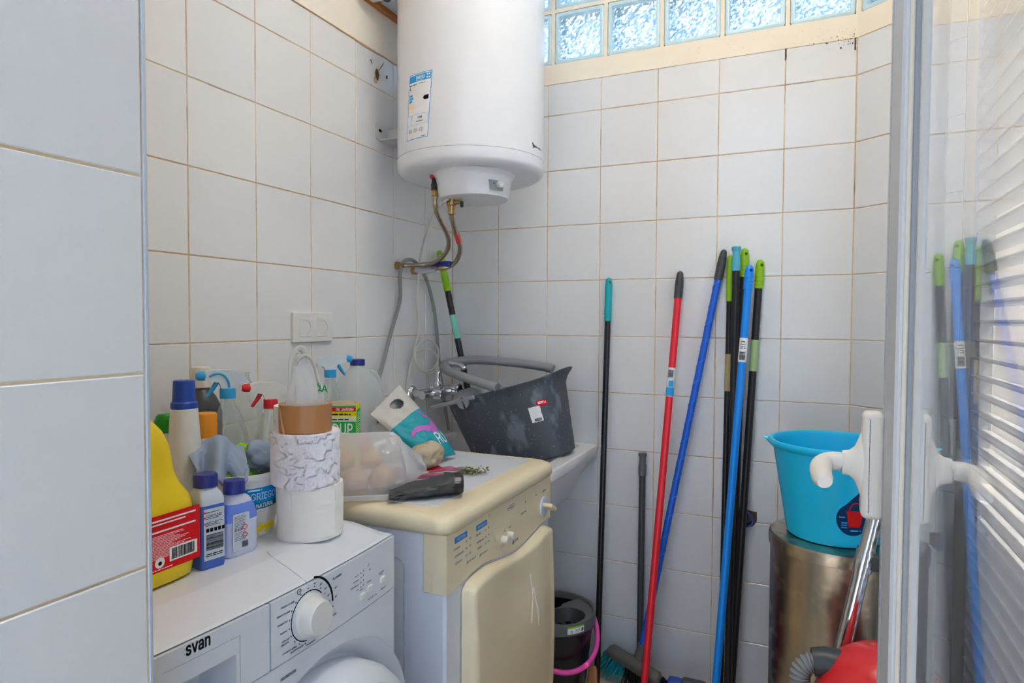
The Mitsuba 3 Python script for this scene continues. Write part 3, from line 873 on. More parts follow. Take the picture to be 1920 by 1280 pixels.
kw = cyl_wrap(CC, 0.1115, math.radians(-27), 1.652)
kp = Polygon([(-0.025, 0.016), (0.026, 0.016), (0.026, -0.015), (-0.019, -0.015)]).buffer(0.002)
add(B + '__control_cover__dial_plate', wrap(extrude(kp, 0.0012), kw, 0.012), 'grey_plastic', False)
ka = math.radians(-27) + 0.012 / 0.1115
nrm = np.array([math.cos(ka), math.sin(ka), 0])
add(B + '__control_cover__dial', xf(lathe([(0.0115, 0), (0.011, 0.008), (0.009, 0.0105), (0, 0.0105)], 28), frame(np.array([CC[0], CC[1], 1.652]) + nrm * 0.112, np.cross(Z3, nrm), Z3)), 'white_plastic', 40)
add(B + '__control_cover__pilot_lamp', wrap(shift(trimesh.creation.cylinder(0.0018, 0.001, sections=10), (-0.008, 0.001, 0.0016)), kw), 'ink', False)
# energy label
matte('label_tan', (250, 232, 196))
EA, EZ = math.radians(-104), 1.868
ew = cyl_wrap(BC, BR, EA, EZ, 0)
shear = lambda m: (lambda q: (q.vertices.__setitem__((slice(None), 0), q.vertices[:, 0] + (q.vertices[:, 1]) * 0.085), q)[1])(m.copy())
E_ = lambda m: wrap(shear(m), ew, 0.02)
hw, hh = 0.0445, 0.091
add(B + '__energy_label', E_(rect(-hw, hw, -hh, hh, 0, 0.0003)), 'print_white', False, 'paper energy label with a handwritten date')
add(B + '__energy_label__blue_print', E_(cat(rect(-hw + 0.002, hw - 0.002, hh - 0.022, hh - 0.003, 0.0003, 0.0005), *[rect(-hw, hw, s * hh - 0.0008, s * hh + 0.0008, 0.0003, 0.0005) for s in (-1, 1)], *[rect(s * hw - 0.0008, s * hw + 0.0008, -hh, hh, 0.0003, 0.0005) for s in (-1, 1)],
    rect(-hw + 0.004, -hw + 0.018, 0.030, 0.036, 0.0003, 0.0005), rect(-hw + 0.004, -hw + 0.022, 0.022, 0.028, 0.0003, 0.0005), rect(-hw + 0.004, -hw + 0.018, 0.014, 0.020, 0.0003, 0.0005),
    *[rect(a_, b_, c_, c_ + 0.0006, 0.0003, 0.0005) for a_, b_, c_ in ((-hw + 0.022, hw - 0.004, -0.024), (-hw + 0.022, hw - 0.004, -0.052), (-hw + 0.002, -hw + 0.018, -0.024), (-hw + 0.002, -hw + 0.018, -0.052))],
    *[rect(a_, a_ + 0.0006, -0.052, -0.024, 0.0003, 0.0005) for a_ in (-hw + 0.022, hw - 0.0046, -hw + 0.018)])), 'print_blue', False, kind='stuff')
add(B + '__energy_label__tan_print', E_(cat(rect(-hw + 0.004, -hw + 0.026, 0.004, 0.009, 0.0003, 0.0005), rect(-hw + 0.004, -hw + 0.030, -0.004, 0.001, 0.0003, 0.0005), rect(-hw + 0.004, -hw + 0.034, -0.012, -0.007, 0.0003, 0.0005))), 'label_tan', False, kind='stuff')
add(B + '__energy_label__white_print', E_(cat(txt('ENERG', 0.009, -0.014, hh - 0.0165, 0.0005, bold=True, width=0.034), lines(-0.014, 0.016, [hh - 0.0205], 0.0015, 3, 0.0005),
    *[shift(trimesh.creation.cylinder(0.0026, 0.0004, sections=12), (x, y, 0.0006)) for x in (hw - 0.015, hw - 0.008) for y in (hh - 0.008, hh - 0.0165)])), 'print_white', False, kind='stuff')
tri = Polygon([(hw - 0.026, 0.020), (hw - 0.021, 0.026), (hw - 0.006, 0.026), (hw - 0.006, 0.014), (hw - 0.021, 0.014)])
add(B + '__energy_label__black_print', E_(cat(shift(extrude(tri, 0.0002), (0, 0, 0.0003)), txt('L', 0.009, -hw + 0.005, 0.050, 0.0003), lines(-hw + 0.004, -0.01, [hh - 0.030], 0.0022, 5, 0.0003, False), txt('1380', 0.006, 0.010, -0.036, 0.0003, bold=True, align='c', width=0.018), lines(-0.004, 0.026, [-0.044], 0.0018, 9, 0.0003),
    lines(0.0, 0.03, [hh - 0.029], 0.0012, 6, 0.0003), lines(0.02, 0.036, [-hh + 0.003], 0.0016, 7, 0.0003))), 'ink', False, kind='stuff')
add(B + '__energy_label__handwriting', E_(txt('06-09-22', 0.011, -0.036, -0.073, 0.0003, width=0.06)), 'ink_grey', False, 'handwritten date 06-09-22', kind='stuff')
# badge at the right
bw = cyl_wrap(BC, BR, math.radians(-2), 1.773)
add(B + '__badge', wrap(cat(extrude(Polygon([(-0.034, 0.008), (-0.012, -0.003), (-0.026, -0.009)]), 0.0008)), bw, 0.012), 'dark_grey', False)
add(B + '__badge_print', wrap(lines(-0.018, 0.034, [-0.005], 0.006, 4, 0, False), bw, 0.012), 'ink_grey', False, kind='stuff')
# wall bracket
bp = Polygon([(0, -0.02), (0.062, -0.017), (0.115, -0.002), (0.115, 0.014), (0.062, 0.019), (0, 0.024)])
add(B + '__bracket', cat(xf(extrude(Polygon([(-0.495, -0.02), (-0.36, -0.02), (-0.36, 0.024), (-0.495, 0.024)]).buffer(0.004).difference(affinity.scale(Polygon([(0.012 * math.cos(t), 0.006 * math.sin(t)) for t in np.linspace(0, 6.28, 24)[:-1]]), 1, 1).buffer(0.001).union(sbox(0, 0, 0, 0)).buffer(0) if False else Polygon([(-0.478 + 0.011 * math.cos(t), 0.006 + 0.0055 * math.sin(t)) for t in np.linspace(0, 2 * PI, 24)[:-1]])), 0.004), LW(0.001, 0, 1.862)),
    box(0.001, 0.10, -0.48, -0.36, 1.836, 1.840), box(0.001, 0.10, -0.44, -0.436, 1.838, 1.88)), 'alu_white', 30, 'white steel wall bracket with a slot')
add(B + '__slot', box(0.0006, 0.0016, -0.487, -0.470, 1.863, 1.874), 'ink', False, 'dark slot of the bracket')
# water connections: hot hose, cold hose, valves
px1, px2 = (0.245, -0.535), (0.315, -0.555)
add(B + '__hot_fitting', cat(shift(lathe([(0.0145, 0), (0.0145, 0.016), (0.012, 0.02), (0.012, 0.042)], 6, cap0=True), (px1[0], px1[1], 1.648))), 'black_plastic', 30, 'black insulating fitting')
add(B + '__hot_fitting__ring', shift(lathe([(0.017, 0), (0.017, 0.007), (0.01, 0.008)], 20, cap0=True), (px1[0], px1[1], 1.683)), 'red_plastic', 30, 'red plastic ring')
add(B + '__hot_fitting__nut', shift(lathe([(0.0135, 0), (0.0135, 0.014), (0.011, 0.016), (0.011, 0.02)], 6, cap0=True), (px1[0], px1[1], 1.630)), 'brass', 30, 'brass hexagonal nut')
add(B + '__safety_valve', cat(shift(lathe([(0.011, -0.045), (0.011, -0.02), (0.0145, -0.018), (0.0145, 0.0), (0.011, 0.002), (0.011, 0.045)], 20, cap0=True, cap1=True), (px2[0] - 0.02, px2[1] + 0.03, 1.618)),
    tube([(px2[0] - 0.02, px2[1] + 0.03, 1.610), (px2[0] + 0.02, px2[1] + 0.02, 1.606)], 0.0065, 10, smooth=False)), 'brass', 30, 'brass safety valve')
add(B + '__safety_valve__lever', box(px2[0] + 0.018, px2[0] + 0.026, px2[1] + 0.014, px2[1] + 0.024, 1.590, 1.608, 0.002), 'black_plastic', 30)

add(B + '__hot_hose', tube([(0.245, -0.535, 1.628), (0.240, -0.521, 1.588), (0.225, -0.451, 1.550), (0.205, -0.385, 1.516), (0.180, -0.353, 1.486), (0.130, -0.331, 1.457), (0.080, -0.325, 1.446), (0.045, -0.360, 1.441), (0.014, -0.385, 1.439)], 0.0075, 14), 'steel_braid', 50, 'braided steel hose')
add(B + '__hot_hose__nut', cat(xf(lathe([(0.0135, 0), (0.0135, 0.014), (0.009, 0.016), (0.009, 0.03)], 6, cap0=True, cap1=True), frame((0.002, -0.387, 1.439), (0, 0.98, -0.17), (0, 0.17, 0.98)))), 'brass', 30, 'brass nut')
add(B + '__cold_hose', tube([(0.296, -0.525, 1.575), (0.285, -0.495, 1.549), (0.260, -0.424, 1.518), (0.235, -0.361, 1.492), (0.200, -0.316, 1.462), (0.172, -0.306, 1.442), (0.150, -0.318, 1.433), (0.12, -0.312, 1.432)], 0.008, 14), 'steel_braid', 50, 'braided steel hose')
plastic('tape_red', (250, 84, 72), 0.25)
add(B + '__cold_hose__tape', tube([(0.268, -0.447, 1.528), (0.26, -0.424, 1.518), (0.247, -0.392, 1.507)], 0.0092, 14), 'tape_red', 50, 'red tape wrapped round the hose')
V = 'stop_valve'
tag(V, 'brass stop valve with a blue lever under the water heater', 'valve')
add(V + '__body', cat(tube([(0.002, -0.283, 1.430), (0.03, -0.285, 1.431), (0.06, -0.292, 1.432), (0.118, -0.311, 1.432)], [0.010, 0.012, 0.015, 0.011], 12, smooth=False), tube([(0.07, -0.295, 1.432), (0.07, -0.295, 1.452)], 0.006, 10, smooth=False)), 'chrome', 40)
add(V + '__wall_nut', xf(lathe([(0.016, 0), (0.016, 0.012), (0.011, 0.014)], 6, cap0=True, cap1=True), LW(0.001, -0.283, 1.430)), 'brass', 30)
add(V + '__lever', xf(rbox(-0.010, 0.100, -0.010, 0.010, -0.010, 0.010, 0.005), frame((0.075, -0.300, 1.446), (0.98, -0.16, -0.01), (0.02, 0.1, 0.99))), 'cap_navy', 40)
add('heater_power_cable', tube([(0.30, -0.55, 1.615), (0.22, -0.50, 1.592), (0.14, -0.41, 1.560), (0.065, -0.32, 1.513), (0.034, -0.29, 1.461), (0.016, -0.273, 1.387), (0.012, -0.274, 1.311), (0.013, -0.262, 1.236), (0.020, -0.289, 1.179), (0.030, -0.318, 1.134), (0.036, -0.302, 1.090),
    (0.032, -0.238, 1.070), (0.030, -0.175, 1.087), (0.030, -0.155, 1.132), (0.030, -0.182, 1.170), (0.026, -0.230, 1.186), (0.024, -0.280, 1.168), (0.026, -0.305, 1.13), (0.034, -0.285, 1.088), (0.036, -0.24, 1.063), (0.036, -0.19, 1.07), (0.036, -0.168, 1.10), (0.035, -0.19, 1.137), (0.03, -0.24, 1.150), (0.022, -0.298, 1.14), (0.014, -0.32, 1.09), (0.010, -0.331, 1.035), (0.006, -0.33, 1.01)], 0.0038, 8, 8), 'cable_white', 50, 'white power cable looped below the water heater', 'cable')
add('drain_hose', tube([(0.05, -0.60, 0.86), (0.032, -0.555, 1.018), (0.022, -0.507, 1.082), (0.015, -0.446, 1.192), (0.014, -0.400, 1.281), (0.014, -0.380, 1.336), (0.018, -0.388, 1.399), (0.028, -0.384, 1.449), (0.038, -0.360, 1.461), (0.034, -0.309, 1.452), (0.022, -0.233, 1.408), (0.015, -0.177, 1.333), (0.015, -0.146, 1.235), (0.012, -0.120, 1.094), (0.012, -0.087, 0.959), (0.02, -0.060, 0.83)], 0.0062, 10, 8), 'hose_grey', 50, 'thin grey hose arching over the pipe stub on the left wall', 'hose')
# ------------------------------------------------------------------ double socket
plastic('socket_grey', (198, 203, 212), 0.2)
K = 'double_socket'
tag(K, 'white double power socket on the left wall', 'socket')
add(K + '__plate', xf(rbox(-0.080, 0.080, -0.042, 0.042, -0.002, 0.0095, 0.003), LW(0.001, -0.803, 1.2335)), 'white_plastic', 40)
for i, y in enumerate((-0.837, -0.768)):
    ins = trimesh.boolean.difference if False else None
    sq = man(box(-0.0235, 0.0235, -0.0265, 0.0265, 0.0, 0.011, 0.001)) - man(shift(trimesh.creation.cylinder(0.0195, 0.03, sections=40), (0, 0, 0.012)))
    k = add(K + '__insert', xf(tm(sq), LW(0.0008, y, 1.2335)), 'white_plastic', 30)
    add(k + '__well', xf(shift(lathe([(0.0195, 0.0105), (0.019, 0.003), (0.0, 0.003)], 40), (0, 0, 0.0002)), LW(0.0008, y, 1.2335)), 'socket_grey', 40)
    add(k + '__pin_hole', xf(cat(*[shift(trimesh.creation.cylinder(0.0026, 0.0006, sections=12), (sx * 0.0095, 0, 0.0036)) for sx in (-1, 1)]), LW(0.0008, y, 1.2335)), 'ink', False, kind='stuff')
    add(k + '__earth_clip', xf(cat(*[box(-0.003, 0.003, sy * 0.0165 - 0.002, sy * 0.0165 + 0.002, 0.003, 0.009) for sy in (-1, 1)]), LW(0.0008, y, 1.2335)), 'brass', False, kind='stuff')
# wooden board with fuse box parts at the top of the left wall
tag('wooden_board', 'orange-brown wooden board on the left wall behind the water heater', 'board')
add('wooden_board__plank', box(0.001, 0.018, -0.66, -0.26, 2.248, 2.50, 0.002), 'wood', 30)
add('fuse_holder__base', rbox(0.018, 0.06, -0.60, -0.535, 2.246, 2.36, 0.006), 'white_plastic', 40)
add('fuse_holder__terminal', shift(trimesh.creation.icosphere(subdivisions=2, radius=0.014), (0.062, -0.523, 2.262)), 'dark_grey', 40)
tag('fuse_holder', 'small white fuse holder with a dark terminal on the wooden board', 'fuse holder')
add('junction_box__body', rbox(0.018, 0.075, -0.50, -0.30, 2.262, 2.40, 0.006), 'trim_blue_white', 40)
add('junction_box__lid_screw', xf(trimesh.creation.cylinder(0.006, 0.002, sections=16), LW(0.0755, -0.48, 2.28)), 'grey_plastic', 30)
tag('junction_box', 'pale grey junction box on the wooden board beside the water heater', 'junction box')

# ------------------------------------------------------------------ things on the washing machine
TW, TD = 0.858, 0.854


def bottle(secs, c, rz=0.0, n=40, p=4.0, caps=(True, True)):
    return loft(srings(secs, n, c, rz, p), True, *caps)


# yellow jug
J = 'yellow_jug'
tag(J, 'large yellow plastic jug with a red label beside the tiled corner', 'jug')
jc = (0.362, -1.604)
add(J + '__body', bottle([(0.046, 0.068, TW), (0.054, 0.076, TW + 0.006), (0.056, 0.078, TW + 0.02), (0.056, 0.078, 0.968), (0.053, 0.074, 0.985), (0.046, 0.062, 1.003), (0.041, 0.055, 1.02), (0.039, 0.052, 1.04), (0.037, 0.049, 1.062), (0.031, 0.040, 1.085), (0.022, 0.026, 1.103), (0.017, 0.017, 1.112, 0, 0, 2), (0.017, 0.017, 1.118, 0, 0, 2)], jc, 0, 48, 5), 'yellow_hdpe', 60)
add(J + '__cap', shift(lathe([(0.0185, 0), (0.0185, 0.02), (0.012, 0.024), (0.011, 0.034), (0, 0.035)], 24, cap0=True), (jc[0], jc[1], 1.1175)), 'cap_blue', 40, 'blue cap')
JF = LW(0.4183, -1.604, 0.0)
lab = rect(-0.0735, 0.0755, 0.885, 0.968, -0.0003, 0.0006)
add(J + '__label', xf(lab, JF), 'print_red', False, 'red label with white print')
pk = [rect(-0.07, 0.068, 0.959, 0.9615, 0.0006, 0.0008), rect(-0.07, 0.05, 0.954, 0.956, 0.0006, 0.0008), rect(-0.07, 0.068, 0.943, 0.9455, 0.0006, 0.0008), lines(-0.07, 0.069, [0.9045 + 0.0022 * i for i in range(16)], 0.0008, 21, 0.0006), lines(-0.07, 0.066, [0.888], 0.0012, 2, 0.0006),
      rect(0.022, 0.070, 0.895, 0.9155, 0.0006, 0.0008), *[shift(trimesh.creation.cylinder(0.008, 0.0003, sections=24), (x, 0.8985, 0.0008)) for x in (-0.024, 0.006)]]
add(J + '__label__white_print', xf(cat(*pk), JF), 'print_white', False, kind='stuff')
add(J + '__label__dark_print', xf(cat(barcode(0.026, 0.066, 0.8975, 0.9135, 0.0009, 5), *[shift(trimesh.creation.cylinder(0.003, 0.0003, sections=12), (x, 0.8975, 0.0011)) for x in (-0.024, 0.006)]), JF), 'ink', False, kind='stuff')

# descaler bottle: translucent blue, square
J = 'tall_blue_bottle'
tag(J, 'slim square bottle of blue liquid with navy cap beside the yellow jug', 'bottle')
dc, dh = (0.396, -1.498), (0.024, 0.0205)
drz = math.radians(-12)
plastic('milky_blue', (208, 218, 232), 0.12)
add(J + '__body', bottle([(0.022, 0.020, TW), (*dh, TW + 0.004), (*dh, 0.960)], dc, drz, 40, 8, (True, False)), 'descaler', 40)
add(J + '__shoulder', bottle([(*dh, 0.960), (*dh, 0.967), (0.021, 0.018, 0.976), (0.0155, 0.0155, 0.985, 0, 0, 2), (0.015, 0.015, 0.990, 0, 0, 2)], dc, drz, 40, 8, (False, True)), 'milky_blue', 50, 'milky empty shoulder above the liquid')
add(J + '__cap', shift(lathe([(0.0185, 0), (0.0185, 0.018), (0.0165, 0.0205), (0, 0.021)], 28, cap0=True), (dc[0], dc[1], 0.9865)), 'cap_navy', 40, 'navy blue cap')
DF = frame((dc[0] + math.cos(drz) * (dh[0] + 0.0004), dc[1] + math.sin(drz) * (dh[0] + 0.0004), 0), (-math.sin(drz), math.cos(drz), 0), (0, 0, 1))
add(J + '__label', xf(rect(-0.0165, 0.0175, 0.873, 0.955, 0, 0.0004), DF), 'milky_blue', False, 'white label with pictograms and barcode')
pk = [barcode(-0.013, 0.0155, 0.889, 0.914, 0.0005, 8, True), *[rect(-0.013 + 0.0065 * i, -0.008 + 0.0065 * i, 0.918, 0.924, 0.0005, 0.0007) for i in range(5)], lines(-0.013, 0.015, [0.879, 0.882], 0.0014, 4, 0.0005, False), lines(-0.013, 0.015, [0.928, 0.9305, 0.933, 0.939, 0.9415, 0.944, 0.949], 0.0009, 5, 0.0005)]
add(J + '__label__print', xf(cat(*pk), DF), 'ink', False, kind='stuff')
add(J + '__label__red_print', xf(cat(*[rect(-0.016, -0.0135, z, z + 0.003, 0.0005, 0.0007) for z in (0.930, 0.940, 0.948)]), DF), 'print_red', False, kind='stuff')

# oval translucent bottle with blue liquid film
J = 'oval_translucent_bottle'
tag(J, 'squat translucent bottle with blue rim of liquid in front of the tub', 'bottle')
bc, brz = (0.397, -1.437), math.radians(-6)
plastic('violet_white', (214, 218, 240), 0.14)
plastic('film_blue', (110, 142, 232), 0.12)
B0 = [(0.0185, 0.029, TW), (0.0205, 0.032, TW + 0.005), (0.0212, 0.033, TW + 0.012), (0.0212, 0.033, 0.917)]
B1 = [(0.0212, 0.033, 0.917), (0.0212, 0.0325, 0.925), (0.020, 0.029, 0.937), (0.0175, 0.024, 0.946)]
B2 = [(0.0175, 0.024, 0.946), (0.016, 0.019, 0.954), (0.0135, 0.0135, 0.961, 0, -0.004, 2), (0.0135, 0.0135, 0.964, 0, -0.004, 2)]
add(J + '__body', bottle(B0, bc, brz, 44, 3.2, (True, False)), 'violet_white', 40)
add(J + '__blue_band', bottle(B1, bc, brz, 44, 3.2, (False, False)), 'film_blue', 60, 'blue film of liquid under the shoulder')
add(J + '__shoulder', bottle(B2, bc, brz, 44, 3.2, (False, True)), 'violet_white', 50)
cx, cy = bc[0] + 0.004 * math.sin(brz), bc[1] - 0.004 * math.cos(brz)
add(J + '__cap', shift(lathe([(0.0175, 0), (0.0175, 0.017), (0.0165, 0.0185), (0.0165, 0.022), (0.013, 0.0225), (0.0, 0.018)], 28, cap0=True), (cx, cy, 0.962)), 'cap_navy', 40, 'navy blue cap')
BF = frame((bc[0] + math.cos(brz) * 0.0216, bc[1] + math.sin(brz) * 0.0216, 0), (-math.sin(brz), math.cos(brz), 0), (0, 0, 1))
add(J + '__label', xf(shift(extrude(sbox(-0.020, 0.872, 0.006, 0.928).buffer(0.003), 0.0003), (0, 0, 0)), BF), 'milky_blue', False, 'small white warning label')
pk = [lines(-0.020, 0.005, [0.908 + 0.0026 * i for i in range(8)] + [0.886 + 0.0026 * i for i in range(6)], 0.0008, 6, 0.0005), barcode(-0.006, 0.006, 0.873, 0.883, 0.0005, 3), *[rect(-0.020 + 0.0055 * i, -0.0158 + 0.0055 * i, 0.902, 0.9065, 0.0005, 0.0007) for i in range(3)]]
add(J + '__label__print', xf(cat(*pk), BF), 'ink_grey', False, kind='stuff')
dmd = lambda x, y, r: extrude(Polygon([(x - r, y), (x, y - r), (x + r, y), (x, y + r)]).difference(Polygon([(x - r * .75, y), (x, y - r * .75), (x + r * .75, y), (x, y + r * .75)])), 0.0003)
add(J + '__label__hazard_diamond', xf(shift(cat(dmd(0.0, 0.9065, 0.0060), dmd(0.0, 0.893, 0.0060)), (0, 0, 0.0005)), BF), 'print_red', False, 'red hazard diamonds', kind='stuff')

# yoghurt tub
J = 'yoghurt_tub'
tag(J, 'white plastic tub with a blue and yellow print holding cloths', 'tub')
tc = (0.317, -1.348)
tp = [(0.052, TW), (0.054, TW + 0.002), (0.0655, 0.955), (0.0655, 0.957)]
add(J + '__body', lathe([(0.0, TW), (0.053, TW), (0.0545, TW + 0.003), (0.066, 0.962), (0.0680, 0.963), (0.0690, 0.967), (0.0682, 0.974), (0.0672, 0.976), (0.0655, 0.974), (0.064, 0.96), (0.053, TW + 0.006), (0.0, TW + 0.005)], 64, (*tc, 0)), 'white_plastic', 40)
slope = (0.066 - 0.0545) / (0.962 - TW - 0.003)
tr = lambda z: 0.0545 + (z - TW - 0.003) * slope
ta = math.radians(-32)
tw_ = lambda x, y: (lambda a, r: (np.stack([tc[0] + r * np.cos(a), tc[1] + r * np.sin(a), y], 1), np.stack([np.cos(a), np.sin(a), 0 * a], 1)))(ta + x / 0.062, tr(y))
matte('tub_blue', (24, 142, 214))
matte('tub_teal', (12, 112, 150))
matte('tub_yellow', (250, 220, 40))
add(J + '__blue_print', wrap(rect(-0.022, 0.075, 0.923, 0.951, 0.0002, 0.0006), tw_, 0.008), 'tub_blue', False)
add(J + '__teal_print', wrap(rect(-0.022, 0.075, 0.911, 0.923, 0.0002, 0.0006), tw_, 0.008), 'tub_teal', False)
add(J + '__yellow_print', wrap(cat(rect(-0.040, -0.0225, 0.932, 0.951, 0.0002, 0.0006), *[rect(0.012 + 0.007 * i, 0.0185 + 0.007 * i, TW + 0.006 + 0.004 * (i % 3), TW + 0.020 + 0.006 * (i % 2), 0.0002, 0.0006) for i in range(7)]), tw_, 0.008), 'tub_yellow', False, kind='stuff')
add(J + '__lettering', wrap(cat(txt('GRIEGO', 0.013, 0.0, 0.9285, 0.0007, width=0.052), txt('NATURAL', 0.0075, 0.010, 0.9135, 0.0007, bold=True, width=0.04), lines(-0.004, 0.03, [0.9455], 0.003, 2, 0.0007)), tw_, 0.006), 'print_white', False, 'white lettering', kind='stuff')


def cloth(cx_, cy_, z0, sx, sy, rot, hump, amp, seed, drop=0.0, f=26):
    def fn(u, v):
        a, b = u - 0.5, v - 0.5
        x, y = a * sx, b * sy
        r = np.sqrt((a * 2) ** 2 + (b * 2) ** 2)
        z = z0 + hump * np.exp(-(r / 0.62) ** 2) - drop * np.clip(r - 0.75, 0, 1) ** 1.3
        n1 = noise3(np.stack([x + seed, y * 0.6, 0 * x], -1), f, seed, 2)
        n2 = noise3(np.stack([x * 0.5, y + seed, 0 * x + 3], -1), f * 1.3, seed + 1, 2)
        z = z + amp * (1 - 2.6 * np.abs(n1)) + amp * 0.8 * n2
        x = x + 0.03 * n2
        y = y + 0.03 * n1
        cr, sr = math.cos(rot), math.sin(rot)
        return np.stack([cx_ + x * cr - y * sr, cy_ + x * sr + y * cr, z], -1)
    return fn


fn = cloth(0.308, -1.362, 0.966, 0.074, 0.068, 0.3, 0.020, 0.012, 11, 0.03, 40)
add('green_cloth', grid(fn, 50, 50, 0.003), 'cloth_green', 60, 'crumpled lime green cloth at the bottom of the tub', 'cloth')


def fold_cloth(u, v):
    # hanging from a raised back ridge, rolling forward in two big folds
    a = (u - 0.5) * 2
    ridge = 0.062 - 0.020 * a ** 2 + 0.006 * np.sin(5 * a + 1)
    z = 0.972 + ridge * (1 - v) ** 0.75 + 0.008 * np.sin(9 * a + 5 * v) * v + 0.006 * noise3(np.stack([u, v, 0 * u], -1), 6, 4, 2)
    out = 0.012 + 0.060 * v + 0.017 * np.sin(6.2 * a + 2.5 * v + 0.6) * (0.3 + v)
    w = 0.048 * a * (1 - 0.15 * v)
    cx_, cy_ = 0.280, -1.374
    ex_, ey_ = np.array([0.50, 0.866]), np.array([0.866, -0.50])
    return np.stack([cx_ + ex_[0] * w + ey_[0] * out - 0.006, cy_ + ex_[1] * w + ey_[1] * out, z], -1)


tag('blue_microfibre_cloth', 'grey-blue microfibre cloth with a lilac hem bundled in the tub', 'cloth')
add('blue_microfibre_cloth__sheet', grid(fold_cloth, 70, 40, 0.003), 'cloth_blue', 60)
hem = [fold_cloth(np.array(x), np.array(1.0)) for x in np.linspace(0, 1, 30)] 
hem2 = [fold_cloth(np.array(x), np.array(0.0)) for x in np.linspace(0, 1, 30)]
add('blue_microfibre_cloth__hem', tube(hem, 0.0030, 8, 3), 'cloth_edge', 60, 'lilac stitched hem')
add('blue_microfibre_cloth__hem', tube(hem2, 0.0030, 8, 3), 'cloth_edge', 60, 'lilac stitched hem')
bl = trimesh.creation.icosphere(subdivisions=4, radius=1.0)
bl.apply_scale((0.036, 0.034, 0.030))
bl.vertices += np.asarray(bl.vertex_normals) * (noise3(np.asarray(bl.vertices), 42, 5, 3)[:, None] * 0.026)
add('knotted_blue_cloth', shift(bl, (0.330, -1.312, 0.992)), 'cloth_blue', 60, 'knotted ball of grey-blue cloth at the right of the tub', 'cloth')
g2 = trimesh.creation.icosphere(subdivisions=3, radius=1.0)
g2.apply_scale((0.02, 0.016, 0.014))
g2.vertices += np.asarray(g2.vertex_normals) * (noise3(np.asarray(g2.vertices), 70, 2, 2)[:, None] * 0.02)
add('small_lime_cloth', shift(g2, (0.285, -1.318, 0.999)), 'cloth_green', 60, 'small lime cloth tip between the blue cloths', 'cloth')

# white bottle with a tall blue dosing cap
J = 'white_softener_bottle'
tag(J, 'slender white bottle with a tall blue dosing cap behind the yellow jug', 'bottle')
wc = (0.25, -1.418)
add(J + '__body', lathe([(0.0, TW), (0.032, TW), (0.034, TW + 0.006), (0.034, 0.93), (0.0315, 0.98), (0.0265, 1.04), (0.0235, 1.085), (0.0225, 1.094), (0.0, 1.095)], 40, (*wc, 0)), 'white_plastic', 45)
add(J + '__cap', lathe([(0.0215, 1.092), (0.0225, 1.094), (0.0225, 1.104), (0.0195, 1.107), (0.0182, 1.142), (0.0172, 1.1445), (0, 1.1445)], 40, (*wc, 0)), 'cap_blue', 40, 'blue dosing cap')
J = 'green_bottle'
tag(J, 'green-capped bottle half hidden behind the yellow jug', 'bottle')
gc = (0.19, -1.408)
add(J + '__body', bottle([(0.03, 0.03, TW), (0.032, 0.032, TW + 0.005), (0.032, 0.032, 1.0), (0.026, 0.026, 1.03), (0.022, 0.022, 1.045)], gc, 0, 32, 3), 'white_plastic', 45)
add(J + '__cap', bottle([(0.019, 0.019, 1.044), (0.019, 0.019, 1.062), (0.014, 0.014, 1.075), (0.010, 0.010, 1.079)], (gc[0], gc[1] - 0.003), 0, 28, 2.4), 'green_plastic', 40, 'green cap')
J = 'black_bottle'
tag(J, 'black bottle with a white cap near the left wall', 'bottle')
kc = (0.085, -1.243)
add(J + '__body', lathe([(0.0, TW), (0.038, TW), (0.042, TW + 0.006), (0.042, 1.052), (0.040, 1.066), (0.030, 1.088), (0.0185, 1.103), (0.016, 1.11), (0.0, 1.111)], 40, (*kc, 0)), 'dark_grey', 50)
add(J + '__cap', lathe([(0.0185, 1.107), (0.0205, 1.109), (0.0205, 1.132), (0.0195, 1.134), (0.0195, 1.150), (0.0175, 1.1525), (0, 1.1525)], 36, (*kc, 0)), 'ivory', 40, 'white cap')
J = 'orange_capped_bottle'
tag(J, 'bottle with a big orange cap behind the cloths', 'bottle')
oc = (0.206, -1.336)
add(J + '__body', lathe([(0.0, TW), (0.028, TW), (0.030, TW + 0.005), (0.030, 1.0), (0.024, 1.025), (0.0, 1.026)], 36, (*oc, 0)), 'white_plastic', 50)
add(J + '__cap', lathe([(0.0215, 1.022), (0.022, 1.024), (0.0212, 1.069), (0.0195, 1.072), (0, 1.0722)], 36, (*oc, 0)), 'orange_cap', 40, 'large orange cap')
# big clear bottle
J = 'clear_water_bottle'
tag(J, 'large clear empty plastic bottle against the left wall', 'bottle')
cc = (0.082, -1.125)
pr_ = [(0.0, TW), (0.038, TW), (0.043, TW + 0.008)]
for i in range(7):
    z = 0.885 + i * 0.022
    pr_ += [(0.043, z), (0.041, z + 0.005), (0.043, z + 0.010)]
pr_ += [(0.043, 1.045), (0.040, 1.07), (0.03, 1.095), (0.0165, 1.112), (0.0135, 1.12), (0.0135, 1.132)]
add(J + '__body', lathe(pr_, 40, (*cc, 0)), 'pet', 50)
add(J + '__neck_ring', shift(lathe([(0.0135, 0), (0.016, 0.001), (0.016, 0.003), (0.0135, 0.004)], 24), (*cc, 1.117)), 'pet', 40)
scene[J + '__body']['to_world'] = T().translate([0, 0, 0])


